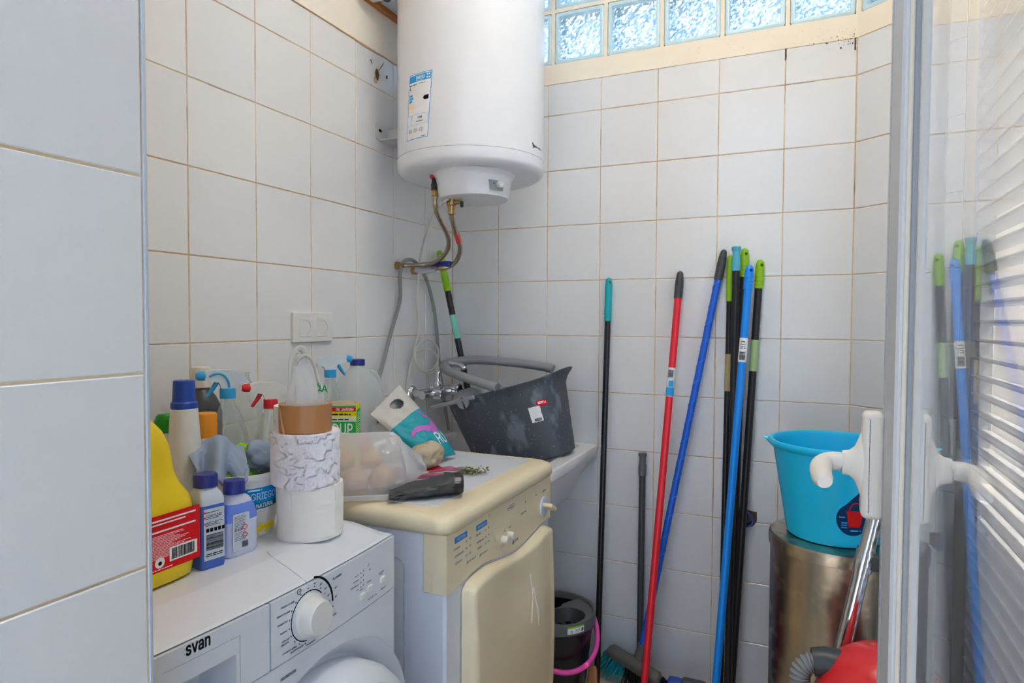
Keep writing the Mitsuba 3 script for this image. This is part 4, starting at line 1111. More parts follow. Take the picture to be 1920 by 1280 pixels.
def spray(key, label, c, z0, top, body_r, ang, colr, head, body='pet', flat_=1.0):
    """trigger spray bottle; ang = where the nozzle points; top = z of the collar's top"""
    tag(key, label, 'spray bottle')
    h = top - z0
    add(key + '__bottle', bottle([(body_r * 0.9, body_r * flat_ * 0.9, z0), (body_r, body_r * flat_, z0 + 0.006), (body_r, body_r * flat_, z0 + 0.5 * h), (body_r * 0.92, body_r * flat_ * 0.92, z0 + 0.62 * h), (body_r * 0.66, body_r * 0.66, z0 + 0.77 * h, 0, 0, 2.5), (0.0145, 0.0145, z0 + 0.87 * h, 0, 0, 2), (0.0125, 0.0125, top - 0.004, 0, 0, 2)], c, ang, 40, 3.4), body, 50)
    add(key + '__collar', shift(lathe([(0.0155, -0.021), (0.0155, -0.002), (0.0145, 0), (0, 0)], 28, cap0=True), (c[0], c[1], top)), colr, 40)
    M = rotz(ang, (c[0], c[1], top))
    # side profile in (x = towards the nozzle, y = up)
    hp = Polygon([(-0.012, -0.001), (0.010, -0.001), (0.016, 0.014), (0.035, 0.018), (0.042, 0.0195), (0.042, 0.034), (0.02, 0.037), (-0.008, 0.036), (-0.026, 0.029), (-0.035, 0.017), (-0.034, 0.011), (-0.020, 0.012)]).buffer(0.002).simplify(0.0004)
    m = extrude(hp, 0.017)
    m = xf(m, np.array([[1, 0, 0, 0], [0, 0, -1, 0.0085], [0, 1, 0, 0], [0, 0, 0, 1.0]]))
    add(key + '__head', xf(m, M), head, 30)
    tp_ = [(0.020, 0, 0.016), (0.026, 0, 0.004), (0.034, 0, -0.008), (0.040, 0, -0.016)]
    add(key + '__trigger', xf(tube(tp_, [0.006, 0.0058, 0.005, 0.0042], 10, 4, flat=0.8), M), colr, 50)
    add(key + '__nozzle', xf(xf(lathe([(0.0095, 0), (0.0095, 0.012), (0.0065, 0.018), (0.0, 0.018)], 20, cap0=True), frame((0.042, 0, 0.0268), (0, 1, 0), (0, 0, 1))), M), colr, 40)


def swan(key, ang, c, top, colr):
    """curved liquid tube inside the translucent head"""
    M = rotz(ang, (c[0], c[1], top))
    add(key + '__inner_tube', xf(tube([(-0.002, 0.0088, 0.002), (0.002, 0.0090, 0.018), (0.012, 0.0092, 0.029), (0.026, 0.0090, 0.030), (0.036, 0.0088, 0.025)], 0.0022, 8, 6), M), colr, 50)


plastic('pale_head', (226, 238, 246), 0.15)
cam_side = lambda a: a
AW = math.radians(180 + 25)
spray('blue_spray_bottle', 'clear spray bottle with sky-blue collar and trigger pointing left', (0.185, -1.262), TW, 1.113, 0.040, math.radians(238), 'sky_blue_plastic', 'pale_head')
swan('blue_spray_bottle', math.radians(238), (0.185, -1.262), 1.113, 'sky_blue_plastic')
spray('red_spray_bottle', 'clear spray bottle with red collar, red trigger and white head', (0.175, -1.134), TW, 1.076, 0.036, math.radians(232), 'red_plastic', 'white_plastic')
spray('small_blue_spray_bottle', 'clear spray bottle with blue trigger pointing right beside the milky jug', (0.115, -0.860), TD, 1.122, 0.034, math.radians(58), 'sky_blue_plastic', 'pale_head')
swan('small_blue_spray_bottle', math.radians(58), (0.115, -0.860), 1.122, 'sky_blue_plastic')
# milky jug with handle
J = 'milky_water_jug'
tag(J, 'large milky jug with a navy cap behind the green box', 'jug')
jc = (0.098, -0.722)
jb = loft(srings([(0.062, 0.076, TD), (0.068, 0.084, TD + 0.008), (0.068, 0.084, 0.985), (0.064, 0.080, 1.02), (0.054, 0.068, 1.06), (0.040, 0.050, 1.092), (0.024, 0.028, 1.112), (0.0185, 0.0185, 1.12), (0.0185, 0.0185, 1.13)], 48, jc, 0, 3))
add(J + '__body', jb, 'milky', 55)
add(J + '__cap', shift(lathe([(0.021, 0), (0.021, 0.0165), (0.0195, 0.018), (0, 0.018)], 28, cap0=True), (*jc, 1.124)), 'cap_navy', 40, 'navy blue cap')
add(J + '__handle', tube([(jc[0] + 0.02, jc[1] + 0.03, 1.10), (jc[0] + 0.02, jc[1] + 0.056, 1.095), (jc[0] + 0.02, jc[1] + 0.076, 1.065), (jc[0] + 0.02, jc[1] + 0.086, 1.02), (jc[0] + 0.02, jc[1] + 0.084, 0.97)], 0.0085, 12), 'milky', 55)
add(J + '__label', xf(shift(extrude(sbox(-0.034, 0.958, 0.036, 1.005).buffer(0.003), 0.0004), (0, 0, 0)), frame((jc[0] + 0.0688, jc[1] + 0.028, 0), (0, 1, 0), (0, 0, 1))), 'print_white', False, 'white label')
add(J + '__label__print', xf(cat(lines(-0.022, 0.024, [0.994], 0.004, 3, 0.0005, False), lines(-0.03, 0.01, [0.961], 0.006, 5, 0.0005, False)), frame((jc[0] + 0.0688, jc[1] + 0.028, 0), (0, 1, 0), (0, 0, 1))), 'ink_grey', False, kind='stuff')
# toilet rolls, tape, kitchen roll
RC = (0.437, -1.303)


def roll_mesh(c, z0, h, ro, ri, seed, loose=True):
    n = 72
    a = np.linspace(0, 2 * PI, n, endpoint=False)
    rings = []
    for r, z in ((ri, 0.002), (ro * 0.985, 0.0), (ro, 0.004), (ro, h * 0.25), (ro, h * 0.5), (ro, h * 0.75), (ro, h - 0.004), (ro * 0.985, h), (ri, h - 0.002), (ri, 0.002)):
        P = np.stack([np.cos(a), np.sin(a), 0 * a + z * 8], -1)
        d = noise3(P, 1.6, seed, 3) * 0.006 * (r > ri)
        rings.append(np.stack([c[0] + (r + d) * np.cos(a), c[1] + (r + d) * np.sin(a), 0 * a + z0 + z], 1))
    return loft(rings, True, False, False)


def paper_bump(p, n, uv):
    return 0.0022 * mikit.fbm(p.x * 90, p.y * 90, p.z * 120, 2)


def paper_bump2(p, n, uv):
    return 0.004 * mikit.smoothstep(0.42, 0.6, mikit.fbm(p.x * 60, p.y * 60, p.z * 75, 2))


scene['tissue'] = {'type': 'twosided', 'bsdf': {'type': 'bumpmap', 'arbitrary': mikit.proc(paper_bump, 0.001), 'scale': 1.0, 'bsdf': {'type': 'diffuse', 'reflectance': rgb((242, 238, 230))}}}
scene['quilted'] = {'type': 'twosided', 'bsdf': {'type': 'bumpmap', 'arbitrary': mikit.proc(paper_bump2, 0.001), 'scale': 1.0, 'bsdf': {'type': 'diffuse', 'reflectance': rgb((238, 234, 240))}}}
tag('toilet_roll', 'plain cream-white toilet roll standing on the washing machine, lower of the stack', 'toilet roll', 'stacked toilet rolls')
add('toilet_roll__paper', roll_mesh(RC, TW, 0.096, 0.0595, 0.021, 1), 'tissue', 50)
add('toilet_roll__loose_sheet', grid(lambda u, v: np.stack([RC[0] + (0.0608 + 0.004 * u ** 3) * np.cos(-1.35 + 1.25 * u), RC[1] + (0.0608 + 0.004 * u ** 3) * np.sin(-1.35 + 1.25 * u), TW + 0.004 + 0.09 * v + 0.004 * u], -1), 24, 6, 0.0008), 'tissue', 50, 'loose outer sheet')
add('toilet_roll__core', shift(lathe([(0.021, 0.001), (0.021, 0.095), (0.0195, 0.095), (0.0195, 0.001), (0.021, 0.001)], 32), (*RC, TW)), 'cardboard', 40)
R2 = (RC[0] - 0.003, RC[1] - 0.004)
Z2 = TW + 0.0965
tag('toilet_roll_001', 'lilac-white quilted toilet roll under the brown tape, upper of the stack', 'toilet roll', 'stacked toilet rolls')
add('toilet_roll_001__paper', roll_mesh(R2, Z2, 0.096, 0.0605, 0.021, 7), 'quilted', 50)
add('toilet_roll_001__loose_sheet', grid(lambda u, v: np.stack([R2[0] + (0.0625 + 0.002 * np.sin(9 * u)) * np.cos(-2.5 + 2.2 * u), R2[1] + (0.0625 + 0.002 * np.sin(9 * u)) * np.sin(-2.5 + 2.2 * u), Z2 + 0.001 + 0.003 * np.sin(7 * u) + 0.092 * v], -1), 60, 8, 0.0008), 'quilted', 50, 'quilted loose sheet')
add('toilet_roll_001__core', shift(lathe([(0.021, 0.001), (0.021, 0.095), (0.0195, 0.095), (0.0195, 0.001), (0.021, 0.001)], 32), (*R2, Z2)), 'cardboard', 40)
Z3_ = Z2 + 0.0965
tag('brown_packing_tape', 'roll of brown packing tape lying on the toilet rolls', 'tape')
TC_ = (RC[0] - 0.004, RC[1] - 0.005)
add('brown_packing_tape__roll', shift(lathe([(0.047, 0), (0.0472, 0.002), (0.0472, 0.048), (0.047, 0.05), (0.040, 0.05), (0.040, 0), (0.047, 0)], 64), (*TC_, Z3_)), 'tape_brown', 40)
add('brown_packing_tape__core', shift(lathe([(0.0399, 0.0005), (0.0399, 0.0495), (0.0375, 0.0495), (0.0375, 0.0005), (0.0399, 0.0005)], 64), (*TC_, Z3_)), 'cardboard', 40)
plastic('tape_light', (206, 152, 100), 0.1)
add('brown_packing_tape__free_end', grid(lambda u, v: np.stack([TC_[0] + (0.0476 + 0.006 * np.sin(PI * u) * v) * np.cos(math.radians(-118) + 0.42 * v + 0.10 * u * (1 - v)), TC_[1] + (0.0476 + 0.006 * np.sin(PI * u) * v) * np.sin(math.radians(-118) + 0.42 * v + 0.10 * u * (1 - v)), Z3_ + 0.047 - 0.046 * v - 0.004 * u], -1), 8, 16, 0.0004), 'tape_light', 50, 'curled free end')
KC = (0.315, -1.195)
tag('kitchen_roll', 'tall white kitchen roll behind the toilet rolls', 'kitchen roll')
add('kitchen_roll__paper', roll_mesh(KC, TW, 0.22, 0.05, 0.021, 3), 'tissue', 50)
add('kitchen_roll__core', shift(lathe([(0.021, 0.001), (0.021, 0.219), (0.0195, 0.219), (0.0195, 0.001), (0.021, 0.001)], 32), (*KC, TW)), 'cardboard', 40)
# plastic carrier bag standing in the tape roll
BT = (TC_[0], TC_[1])
e1, e2 = np.array([0.80, 0.60, 0]), np.array([0.60, -0.80, 0])


def bag_mesh(c, e1, e2, z0, secs, seed, amp, n=72, lean=(0, 0)):
    a = np.linspace(0, 2 * PI, n, endpoint=False)
    rings = []
    S = np.array(secs, float)
    tt = np.linspace(0, 1, 34)
    t0 = np.linspace(0, 1, len(S))
    for t in tt:
        h, w, d, ox, od = [np.interp(t, t0, S[:, k]) for k in range(5)]
        ca, sa = np.cos(a), np.sin(a)
        P0 = np.stack([np.cos(a) * 1.1, np.sin(a) * 1.1, 0 * a + h * 9], -1)
        nz = noise3(P0, 1.7, seed, 3)
        cre = (0.5 - np.abs(noise3(P0 + 4, 2.3, seed + 3, 2)) * 3.0)
        k = 1 + 0
        rr_ = (nz * 1.3 + cre * 0.45) * amp
        x = (w + rr_) * np.sign(ca) * np.abs(ca) ** 0.75 + ox
        y = (d + rr_ * min(1, d / 0.02)) * np.sign(sa) * np.abs(sa) ** 0.85 + od
        rings.append(np.asarray([c[0], c[1], z0 + h]) + x[:, None] * e1 + y[:, None] * e2 + np.array([0, 0, 1.0]) * (nz * amp * 0.6 * (t > 0.02))[:, None])
    return loft(rings)


J = 'white_carrier_bag'
tag(J, 'twisted white plastic carrier bag standing in the tape roll', 'plastic bag')
add(J + '__body', bag_mesh(BT, e1, e2, Z3_ + 0.006, [(0, 0.026, 0.022, 0, 0), (0.02, 0.032, 0.027, 0, 0), (0.045, 0.034, 0.026, 0, 0), (0.07, 0.032, 0.02, 0.001, 0), (0.095, 0.024, 0.012, -0.004, 0), (0.12, 0.016, 0.008, -0.010, 0), (0.134, 0.010, 0.005, -0.012, 0)], 4, 0.006), 'film_white', 60)
hz = Z3_ + 0.12
P_ = lambda x, z, y=0.0: np.array([BT[0], BT[1], z]) + e1 * x + e2 * y
plastic('bag_white', (240, 236, 230), 0.3)
add(J + '__handle', tube([P_(-0.026, hz - 0.03, 0.01), P_(-0.024, hz, 0.008), P_(-0.018, hz + 0.022, 0.004), P_(-0.008, hz + 0.032, 0.0), P_(-0.002, hz + 0.024, -0.002), P_(0.002, hz + 0.004, 0.0)], [0.004, 0.006, 0.008, 0.007, 0.006, 0.005], 10, flat=0.45), 'bag_white', 60, 'twisted handle loop')
add(J + '__handle', tube([P_(-0.015, hz + 0.0, 0.012), P_(-0.008, hz + 0.014, 0.012), P_(0.004, hz + 0.018, 0.01), P_(0.014, hz + 0.006, 0.008), P_(0.022, hz - 0.02, 0.01), P_(0.027, hz - 0.05, 0.012)], [0.003, 0.0045, 0.005, 0.0045, 0.004, 0.003], 10, flat=0.5), 'bag_white', 60, 'twisted handle loop')
add(J + '__green_print', xf(cat(txt('A', 0.012, 0.0, 0, 0, bold=True), txt("'", 0.012, -0.008, 0.004, 0, bold=True), txt('1', 0.010, -0.007, 0.002, 0, bold=True)), frame(P_(0.029, Z3_ + 0.072, 0.017), e1, (0.0, 0.1, 1))), 'print_green', False, 'green print', kind='stuff')
# ------------------------------------------------------------------ things on the dryer
J = 'weedkiller_box'
tag(J, 'yellow and green cardboard box with torn-open top behind the bags', 'box')
C0 = np.array([0.25, -0.925])
d1, d2 = np.array([-0.88, -0.475]), np.array([-0.475, 0.88])
bw_, bd_, bh_ = 0.135, 0.066, 0.186
pts = [C0, C0 + d1 * bw_, C0 + d1 * bw_ + d2 * bd_, C0 + d2 * bd_]
matte('box_yellow', (222, 216, 30))
matte('box_green', (44, 172, 84))
matte('box_cream', (232, 226, 196))
sh = Polygon(pts)
sh = sh if sh.exterior.is_ccw else Polygon(pts[::-1])
add(J + '__carton', shift(extrude(sh.difference(sh.buffer(-0.002)), bh_), (0, 0, TD)), 'box_yellow', False)
add(J + '__carton__base', shift(extrude(sh.buffer(-0.001), 0.002), (0, 0, TD)), 'cardboard', False)
c3 = lambda p, z: np.array([p[0], p[1], z])
n1 = np.array([0.475, -0.88])
F1 = frame(c3(pts[1] + n1 * 0.0004, TD), (*(-d1), 0), (0, 0, 1))
n2 = -d1
F2 = frame(c3(C0 + n2 * 0.0004, TD), (*d2, 0), (0, 0, 1))
flap = Polygon([(0, 0), (bw_, 0), (bw_ - 0.004, 0.014), (0.03, 0.010)])
add(J + '__flap', xf(extrude(flap, 0.0012), frame(c3(pts[1], TD + bh_), (*(-d1), 0), (0.12 * -0.475, 0.12 * 0.88, 1))), 'cardboard', False)
add(J + '__flap', xf(extrude(Polygon([(0, 0), (bd_, 0), (bd_ - 0.01, 0.035), (0.012, 0.035)]), 0.0012), frame(c3(C0, TD + bh_), (*d2, 0), (*(-n2 * 0.8), -0.35))), 'cardboard', False)
add(J + '__green_print', cat(xf(cat(rect(0, bw_, 0.110, 0.146, 0, 0.0002), rect(0, bw_, 0.182, 0.186, 0, 0.0002)), F1), xf(rect(0.012, bd_ - 0.003, 0.06, bh_ - 0.012, 0, 0.0002), F2)), 'box_green', False, kind='stuff')
add(J + '__red_print', xf(cat(rect(0, bw_, 0.098, 0.109, 0, 0.0002), rect(0, bw_, 0.172, 0.182, 0, 0.0002)), F1), 'print_red', False, kind='stuff')
add(J + '__cream_print', xf(rect(0, bw_, 0.146, 0.160, 0, 0.0002), F1), 'box_cream', False)
add(J + '__lettering', cat(xf(cat(txt('ROUNDUP', 0.026, 0.004, 0.115, 0.0003, bold=True, width=bw_ - 0.012), txt('JARDIN', 0.007, 0.085, 0.100, 0.0003, bold=True), txt('DE JARDIN', 0.006, 0.085, 0.174, 0.0003, bold=True)), F1), xf(lines(0.016, bd_ - 0.007, [0.07 + 0.0055 * i for i in range(18)], 0.0016, 9, 0.0003), F2)), 'print_white', False, kind='stuff')
add(J + '__dark_print', xf(lines(0.07, bw_ - 0.006, [0.150, 0.163], 0.003, 19, 0.0003), F1), 'ink', False, kind='stuff')
add('red_packet', box(0.150, 0.196, -0.850, -0.795, TD, 0.942, 0.002), 'red_plastic', 30, 'small red packet between green box and teal bag', 'packet')
# bag with onions
J = 'white_bag_of_onions'
tag(J, 'translucent white plastic bag with onions in front of the green box', 'plastic bag')
eo, go = np.array([0.81, 0.59, 0]), np.array([0.59, -0.81, 0])
oc_ = (0.335, -1.035)
add(J + '__film', bag_mesh(oc_, eo, go, TD + 0.001, [(0, 0.108, 0.056, 0.0, 0), (0.006, 0.118, 0.064, 0, 0), (0.03, 0.120, 0.066, 0, 0), (0.07, 0.118, 0.058, 0.002, -0.004), (0.10, 0.112, 0.040, 0.002, -0.010), (0.125, 0.100, 0.018, 0.0, -0.016), (0.137, 0.080, 0.005, 0.004, -0.02)], 9, 0.007), 'film_white', 60)
add(J + '__loose_flap', grid(lambda u, v: np.array([oc_[0], oc_[1], TD]) + eo * (0.108 + 0.05 * u + 0.006 * np.sin(5 * v))[..., None] + go * (0.03 - 0.06 * u + 0.008 * np.sin(6 * u + 4 * v))[..., None] + np.array([0, 0, 1.0]) * (0.012 + 0.022 * u + (0.112 - 0.07 * u) * v)[..., None], 16, 16, 0.0006), 'film_white', 60, 'loose folded side of the bag')
add(J + '__bottom_hem', cat(xf(box(-0.085, 0.112, -0.002, 0.002, 0.0, 0.012, 0.001), frame((oc_[0] + go[0] * 0.068, oc_[1] + go[1] * 0.068, TD + 0.001), eo, -go if False else np.cross((0, 0, 1), eo)))), 'bag_white', 30, 'thick white bottom seam')
ro = random.Random(4)
for i, (x, y, z, r) in enumerate(((-0.06, 0.0, 0.034, 0.033), (0.0, 0.012, 0.033, 0.032), (0.06, 0.0, 0.034, 0.033), (0.035, -0.018, 0.078, 0.026), (-0.03, -0.016, 0.076, 0.027))):
    q = c3((oc_[0], oc_[1]), TD + z) + eo * x + go * y
    k = numbered('onion_bulb')
    tag(k, 'pale onion inside the white bag', 'onion', 'onions in the white bag')
    add(k + '__bulb', shift(lathe([(0.0, -0.9 * r), (0.5 * r, -0.84 * r), (0.88 * r, -0.45 * r), (r, 0), (0.86 * r, 0.46 * r), (0.5 * r, 0.76 * r), (0.2 * r, 0.95 * r), (0.1 * r, 1.1 * r), (0, 1.1 * r)], 28), q), 'onion', 60)
# teal shop bag
J = 'teal_shop_bag'
tag(J, 'teal and white shop bag slumped against the milky jug', 'plastic bag')
TL, TR, BL, BR_ = np.array([0.182, -0.775, 0.995]), np.array([0.172, -0.618, 1.062]), np.array([0.345, -0.745, 0.872]), np.array([0.355, -0.600, 0.866])


def teal_pt(u, v, side):
    """u down the bag, v across; side 1 front, -1 back"""
    w = np.stack([u, v], -1)
    A = TL + (BL - TL) * u[..., None]
    Bq = TR + (BR_ - TR) * u[..., None]
    P = A + (Bq - A) * v[..., None]
    e = np.sqrt(np.clip(np.sin(PI * v), 0, 1)) * np.clip(u * 5, 0, 1) * np.clip((1 - u) * 4, 0, 1) ** 0.5
    nrm_ = np.array([0.72, -0.30, 0.62]) if side > 0 else np.array([-0.3, 0.1, -0.9])
    dep = 0.030 * e * (0.55 + 0.9 * u) if side > 0 else 0.065 * e * np.sin(PI * np.clip(u, 0, 1))
    nz = noise3(np.stack([u * 1.5, v * 1.2, 0 * u + side], -1), 3.2, 6, 3)
    cr = 0.5 - np.abs(noise3(np.stack([u * 1.3 + v, v * 1.6 - u, 0 * u + side], -1), 2.6, 8, 2)) * 3
    P = P + nrm_ * (dep + 0.018 * nz * e + 0.008 * cr * e)[..., None]
    P[..., 2] = np.maximum(P[..., 2], TD + 0.002)
    return P


def teal_sheet(side, u0, u1, nu=40, nv=44, v0=0.0, v1=1.0, lift=0.0):
    m = grid(lambda a_, b_: teal_pt(u0 + (u1 - u0) * a_, v0 + (v1 - v0) * b_, side), nu, nv)
    return m


plastic('bag_teal', (8, 178, 194), 0.22)
plastic('bag_purple', (216, 124, 224), 0.25)
whole = [teal_sheet(1, 0.0, 0.36, 22)]
back = teal_sheet(-1, 0.0, 1.0)
hole = lambda m: trimesh.Trimesh(m.vertices, m.faces[[not (((q[0] - 0.15) / 0.07) ** 2 + ((q[1] - 0.52) / 0.17) ** 2 < 1) for q in HUV(m)]], process=False)
def HUV(m, u1=0.36, nu=22, nv=44):
    idx = np.asarray(m.faces)
    uv = np.stack([idx // nv / (nu - 1) * u1, idx % nv / (nv - 1)], -1).mean(1)
    return uv
add(J + '__white_part', hole(whole[0]), 'bag_white', 70, 'white top with an oval handle hole')
add(J + '__teal_part', teal_sheet(1, 0.36, 1.0, 40), 'bag_teal', 70, 'teal printed part')
add(J + '__back', back, 'bag_white', 70)


def on_teal(x, y):
    """print mapping: x across 0..1, y down 0..1"""
    P = teal_pt(y, x, 1)
    h_ = 1e-3
    n_ = np.cross(teal_pt(y, x + h_, 1) - P, teal_pt(y + h_, x, 1) - P)
    n_ /= np.linalg.norm(n_, axis=1, keepdims=True) + 1e-12
    return P, -n_ * np.sign(-(n_ @ np.array([0.72, -0.30, 0.62])))[:, None] if False else n_ * np.sign(n_ @ np.array([0.72, -0.30, 0.62]))[:, None]


sw = [(0.12, 0.60), (0.22, 0.545), (0.36, 0.535), (0.50, 0.575), (0.66, 0.60), (0.84, 0.55), (0.95, 0.46), (0.985, 0.50), (0.93, 0.62), (0.80, 0.70), (0.64, 0.72), (0.50, 0.68), (0.36, 0.62), (0.24, 0.60), (0.15, 0.635)]
m_ = trimesh.creation.extrude_polygon(Polygon(sw), 0.0004, engine='earcut')
add(J + '__purple_swoosh', wrap(shift(m_, (0, 0, 0.0004)), on_teal, 0.04), 'bag_purple', 60, 'purple swoosh print')
sw2 = [(0.66, 0.40), (0.72, 0.38), (0.76, 0.44), (0.86, 0.47), (0.94, 0.44), (0.96, 0.455), (0.88, 0.505), (0.76, 0.49), (0.70, 0.44)]
add(J + '__purple_swoosh', wrap(shift(trimesh.creation.extrude_polygon(Polygon(sw2), 0.0004, engine='earcut'), (0, 0, 0.0004)), on_teal, 0.04), 'bag_purple', 60, 'purple swoosh print')
tx_ = txt('RU', 0.12, 0, 0, 0.0004, width=0.34)
tx_.vertices[:, 1] *= -1.25
tx_.faces = tx_.faces[:, ::-1]
add(J + '__lettering', wrap(shift(tx_, (0.52, 0.86, 0)), on_teal, 0.04), 'print_white', 60, 'white letters RU', kind='stuff')
# crumpled cream paper
cp = trimesh.creation.icosphere(subdivisions=4, radius=1.0)
cp.apply_scale((0.036, 0.050, 0.030))
V_ = np.asarray(cp.vertices)
cp.vertices = V_ + np.asarray(cp.vertex_normals) * ((0.35 - np.abs(noise3(V_, 30, 3, 3))[:, None] * 2.2) * 0.018)
plastic('cream_paper', (244, 226, 190), 0.4)
add('crumpled_paper_bag', shift(cp, (0.375, -0.790, 0.9035)), 'cream_paper', 25, 'crumpled cream paper bag in front of the teal bag', 'paper bag')
# sponge cloths and knife
ES, GS = np.array([0.55, 0.835, 0]), np.array([0.835, -0.55, 0])
SF = lambda x, y, z, a=0.0: frame((x, y, z), ES * math.cos(a) + GS * math.sin(a), (0, 0, 1), None) if False else np.block([[np.c_[ES * math.cos(a) + GS * math.sin(a), -GS * math.cos(a) + ES * math.sin(a), Z3], np.array([[x], [y], [z]])], [np.zeros((1, 3)), 1]])
plastic('pink_wipe', (255, 140, 178), 0.4)
plastic('hot_pink', (244, 72, 104), 0.35)
add('pink_sponge_cloth', xf(box(-0.09, 0.085, -0.035, 0.035, 0, 0.006, 0.0015), SF(0.385, -0.800, TD + 0.0002)), 'pink_wipe', 30, 'flat pink sponge cloth packet under the crumpled paper', 'sponge cloth')
add('red_sponge_cloth', xf(box(-0.07, 0.055, -0.028, 0.024, 0, 0.007, 0.0015), SF(0.368, -0.805, TD + 0.0066, 0.12)), 'hot_pink', 30, 'small raspberry sponge cloth on top of the pink one', 'sponge cloth')
tag('kitchen_knife', 'small knife with a cream handle lying on the pink cloths', 'knife')
KF = SF(0.408, -0.838, TD + 0.0142, 0.25)
add('kitchen_knife__blade', xf(extrude(Polygon([(0, -0.006), (0.07, -0.004), (0.082, 0.001), (0.06, 0.006), (0, 0.007)]), 0.0012), KF), 'chrome', False, 'grey steel blade')
add('kitchen_knife__handle', xf(tube([(-0.07, -0.002, 0.001), (-0.035, 0, 0.001), (0.0, 0, 0.001)], [0.006, 0.0065, 0.005], 10, 5, flat=0.75), KF), 'cream_paper', 50, 'cream handle')
tag('clear_packet', 'clear plastic packet with a small black square tag beside the pink cloth', 'packet')
add('clear_packet__film', xf(grid(lambda u, v: np.stack([-0.06 + 0.12 * u, -0.03 + 0.06 * v, 0.0012 + 0.003 * (0.5 + noise3(np.stack([u, v, 0 * u], -1), 5, 2, 2))], -1), 24, 16, 0.0004), SF(0.425, -0.765, TD + 0.001)), 'pet', 60)
add('clear_packet__tag', xf(box(-0.008, 0.008, -0.008, 0.007, 0, 0.001), SF(0.430, -0.785, TD + 0.0056)), 'black_plastic', False, 'small black square tag')
# black rolled bags
J = 'black_bag_roll'
tag(J, 'roll of black bin bags lying near the front of the dryer', 'bag roll')
AX, BX = np.array([0.86, 0.51, 0]), np.array([-0.51, 0.86, 0])


def roll_ring(s, k, seed=2):
    t = np.clip((s + 0.06) / 0.158, 0, 1)
    a = np.linspace(0, 2 * PI, 52, endpoint=False)
    q = np.stack([np.cos(a), np.sin(a), 0 * a + s * 14], -1)
    rr_ = 1 + 0.36 * noise3(q, 2.1, seed, 2) + 0.10 * (0.4 - np.abs(noise3(q + 3, 3.0, seed + 4, 2)) * 3)
    x = (0.056 - 0.022 * t) * k * rr_ * np.cos(a)
    rz_ = 0.009 + 0.0145 * t
    z = rz_ * k * rr_ * np.sin(a)
    return np.array([0.458, -0.990, TD + rz_ + 0.0015]) + AX * s + BX * (x - 0.012 * (1 - t))[:, None] + Z3 * np.maximum(z, -rz_)[:, None]


add(J + '__outer', loft([roll_ring(s_, 1.0) for s_ in np.linspace(-0.048, 0.092, 30)], True, True, False), 'bag_black', 40, 'dull dark grey outside')
add(J + '__cuff', loft([roll_ring(s_, 1.06 + 0.05 * math.sin(60 * s_)) for s_ in np.linspace(0.062, 0.097, 8)], True, False, False), 'bag_black', 40, 'folded cuff')
add(J + '__rolled_end', loft([roll_ring(0.090, 1.0), roll_ring(0.110, 0.98), roll_ring(0.117, 0.86), roll_ring(0.108, 0.70), roll_ring(0.118, 0.56), roll_ring(0.107, 0.38), roll_ring(0.115, 0.2)], True, False, True), 'black_gloss', 55, 'glossy black rolled end')
# dried herb sprig
rs = random.Random(12)
st, lf = [], []
H0 = np.array([0.492, -0.752, TD + 0.003])
plastic('herb_stem', (112, 118, 62), 0.4)
plastic('herb_leaf', (150, 160, 92), 0.4)
plastic('herb_dry', (206, 176, 122), 0.4)
for i in range(13):
    a = math.radians(rs.uniform(150, 215))
    L_ = rs.uniform(0.03, 0.075)
    dd = (AX * math.cos(a) + BX * math.sin(a)) * L_
    st.append(tube([H0 + AX * rs.uniform(-0.01, 0.03), H0 + dd * 0.5 + Z3 * rs.uniform(0, 0.014), H0 + dd + Z3 * rs.uniform(-0.001, 0.006)], [0.0009, 0.0007, 0.0004], 5, 4))
dl = []
for i in range(60):
    q = H0 + AX * rs.uniform(-0.03, 0.04) + BX * rs.gauss(0, 0.012) + Z3 * rs.uniform(0, 0.016)
    m_ = trimesh.creation.icosphere(subdivisions=1, radius=rs.uniform(0.0022, 0.0042))
    m_.apply_scale((1.2, 0.7, 0.45))
    m_.apply_transform(trimesh.transformations.rotation_matrix(rs.uniform(0, 6), (rs.random(), rs.random(), 1)))
    (dl if i % 3 == 0 else lf).append(shift(m_, q))
tag('dried_herb_sprig', 'dried herb sprig lying on the white top of the dryer', 'herb sprig')
add('dried_herb_sprig__stem', cat(*st), 'herb_stem', 50, kind='stuff')
add('dried_herb_sprig__leaf', cat(*lf), 'herb_leaf', 50, kind='stuff')
add('dried_herb_sprig__dry_leaf', cat(*dl), 'herb_dry', 50, kind='stuff')

# ------------------------------------------------------------------ dark mop bucket tilted in the basin
J = 'grey_mop_bucket'
tag(J, 'large worn dark grey mop bucket tilted in the basin with grey handle', 'bucket')
TA = math.radians(15.5)
MB = np.eye(4)
MB[:3, 0], MB[:3, 1], MB[:3, 2], MB[:3, 3] = (math.cos(TA), 0, math.sin(TA)), (0, 1, 0), (-math.sin(TA), 0, math.cos(TA)), (0.412, -0.222, 0.778)


def mb_ring(z, x0, x1, hy, sag=0.0, lip=0.0, n=72):
    a = np.linspace(0, 2 * PI, n, endpoint=False)
    ca, sa = np.cos(a), np.sin(a)
    hx, cx_ = (x1 - x0) / 2, (x0 + x1) / 2
    x = cx_ + hx * np.sign(ca) * np.abs(ca) ** 0.62
    y = hy * np.sign(sa) * np.abs(sa) ** 0.62
    spout = np.clip(ca, 0, 1) ** 6
    x = x + lip * spout
    y = y * (1 - 0.15 * spout * (lip > 0))
    return np.stack([x, y, z + sag * np.cos(a) ** 2 + 0.4 * lip * spout], 1)


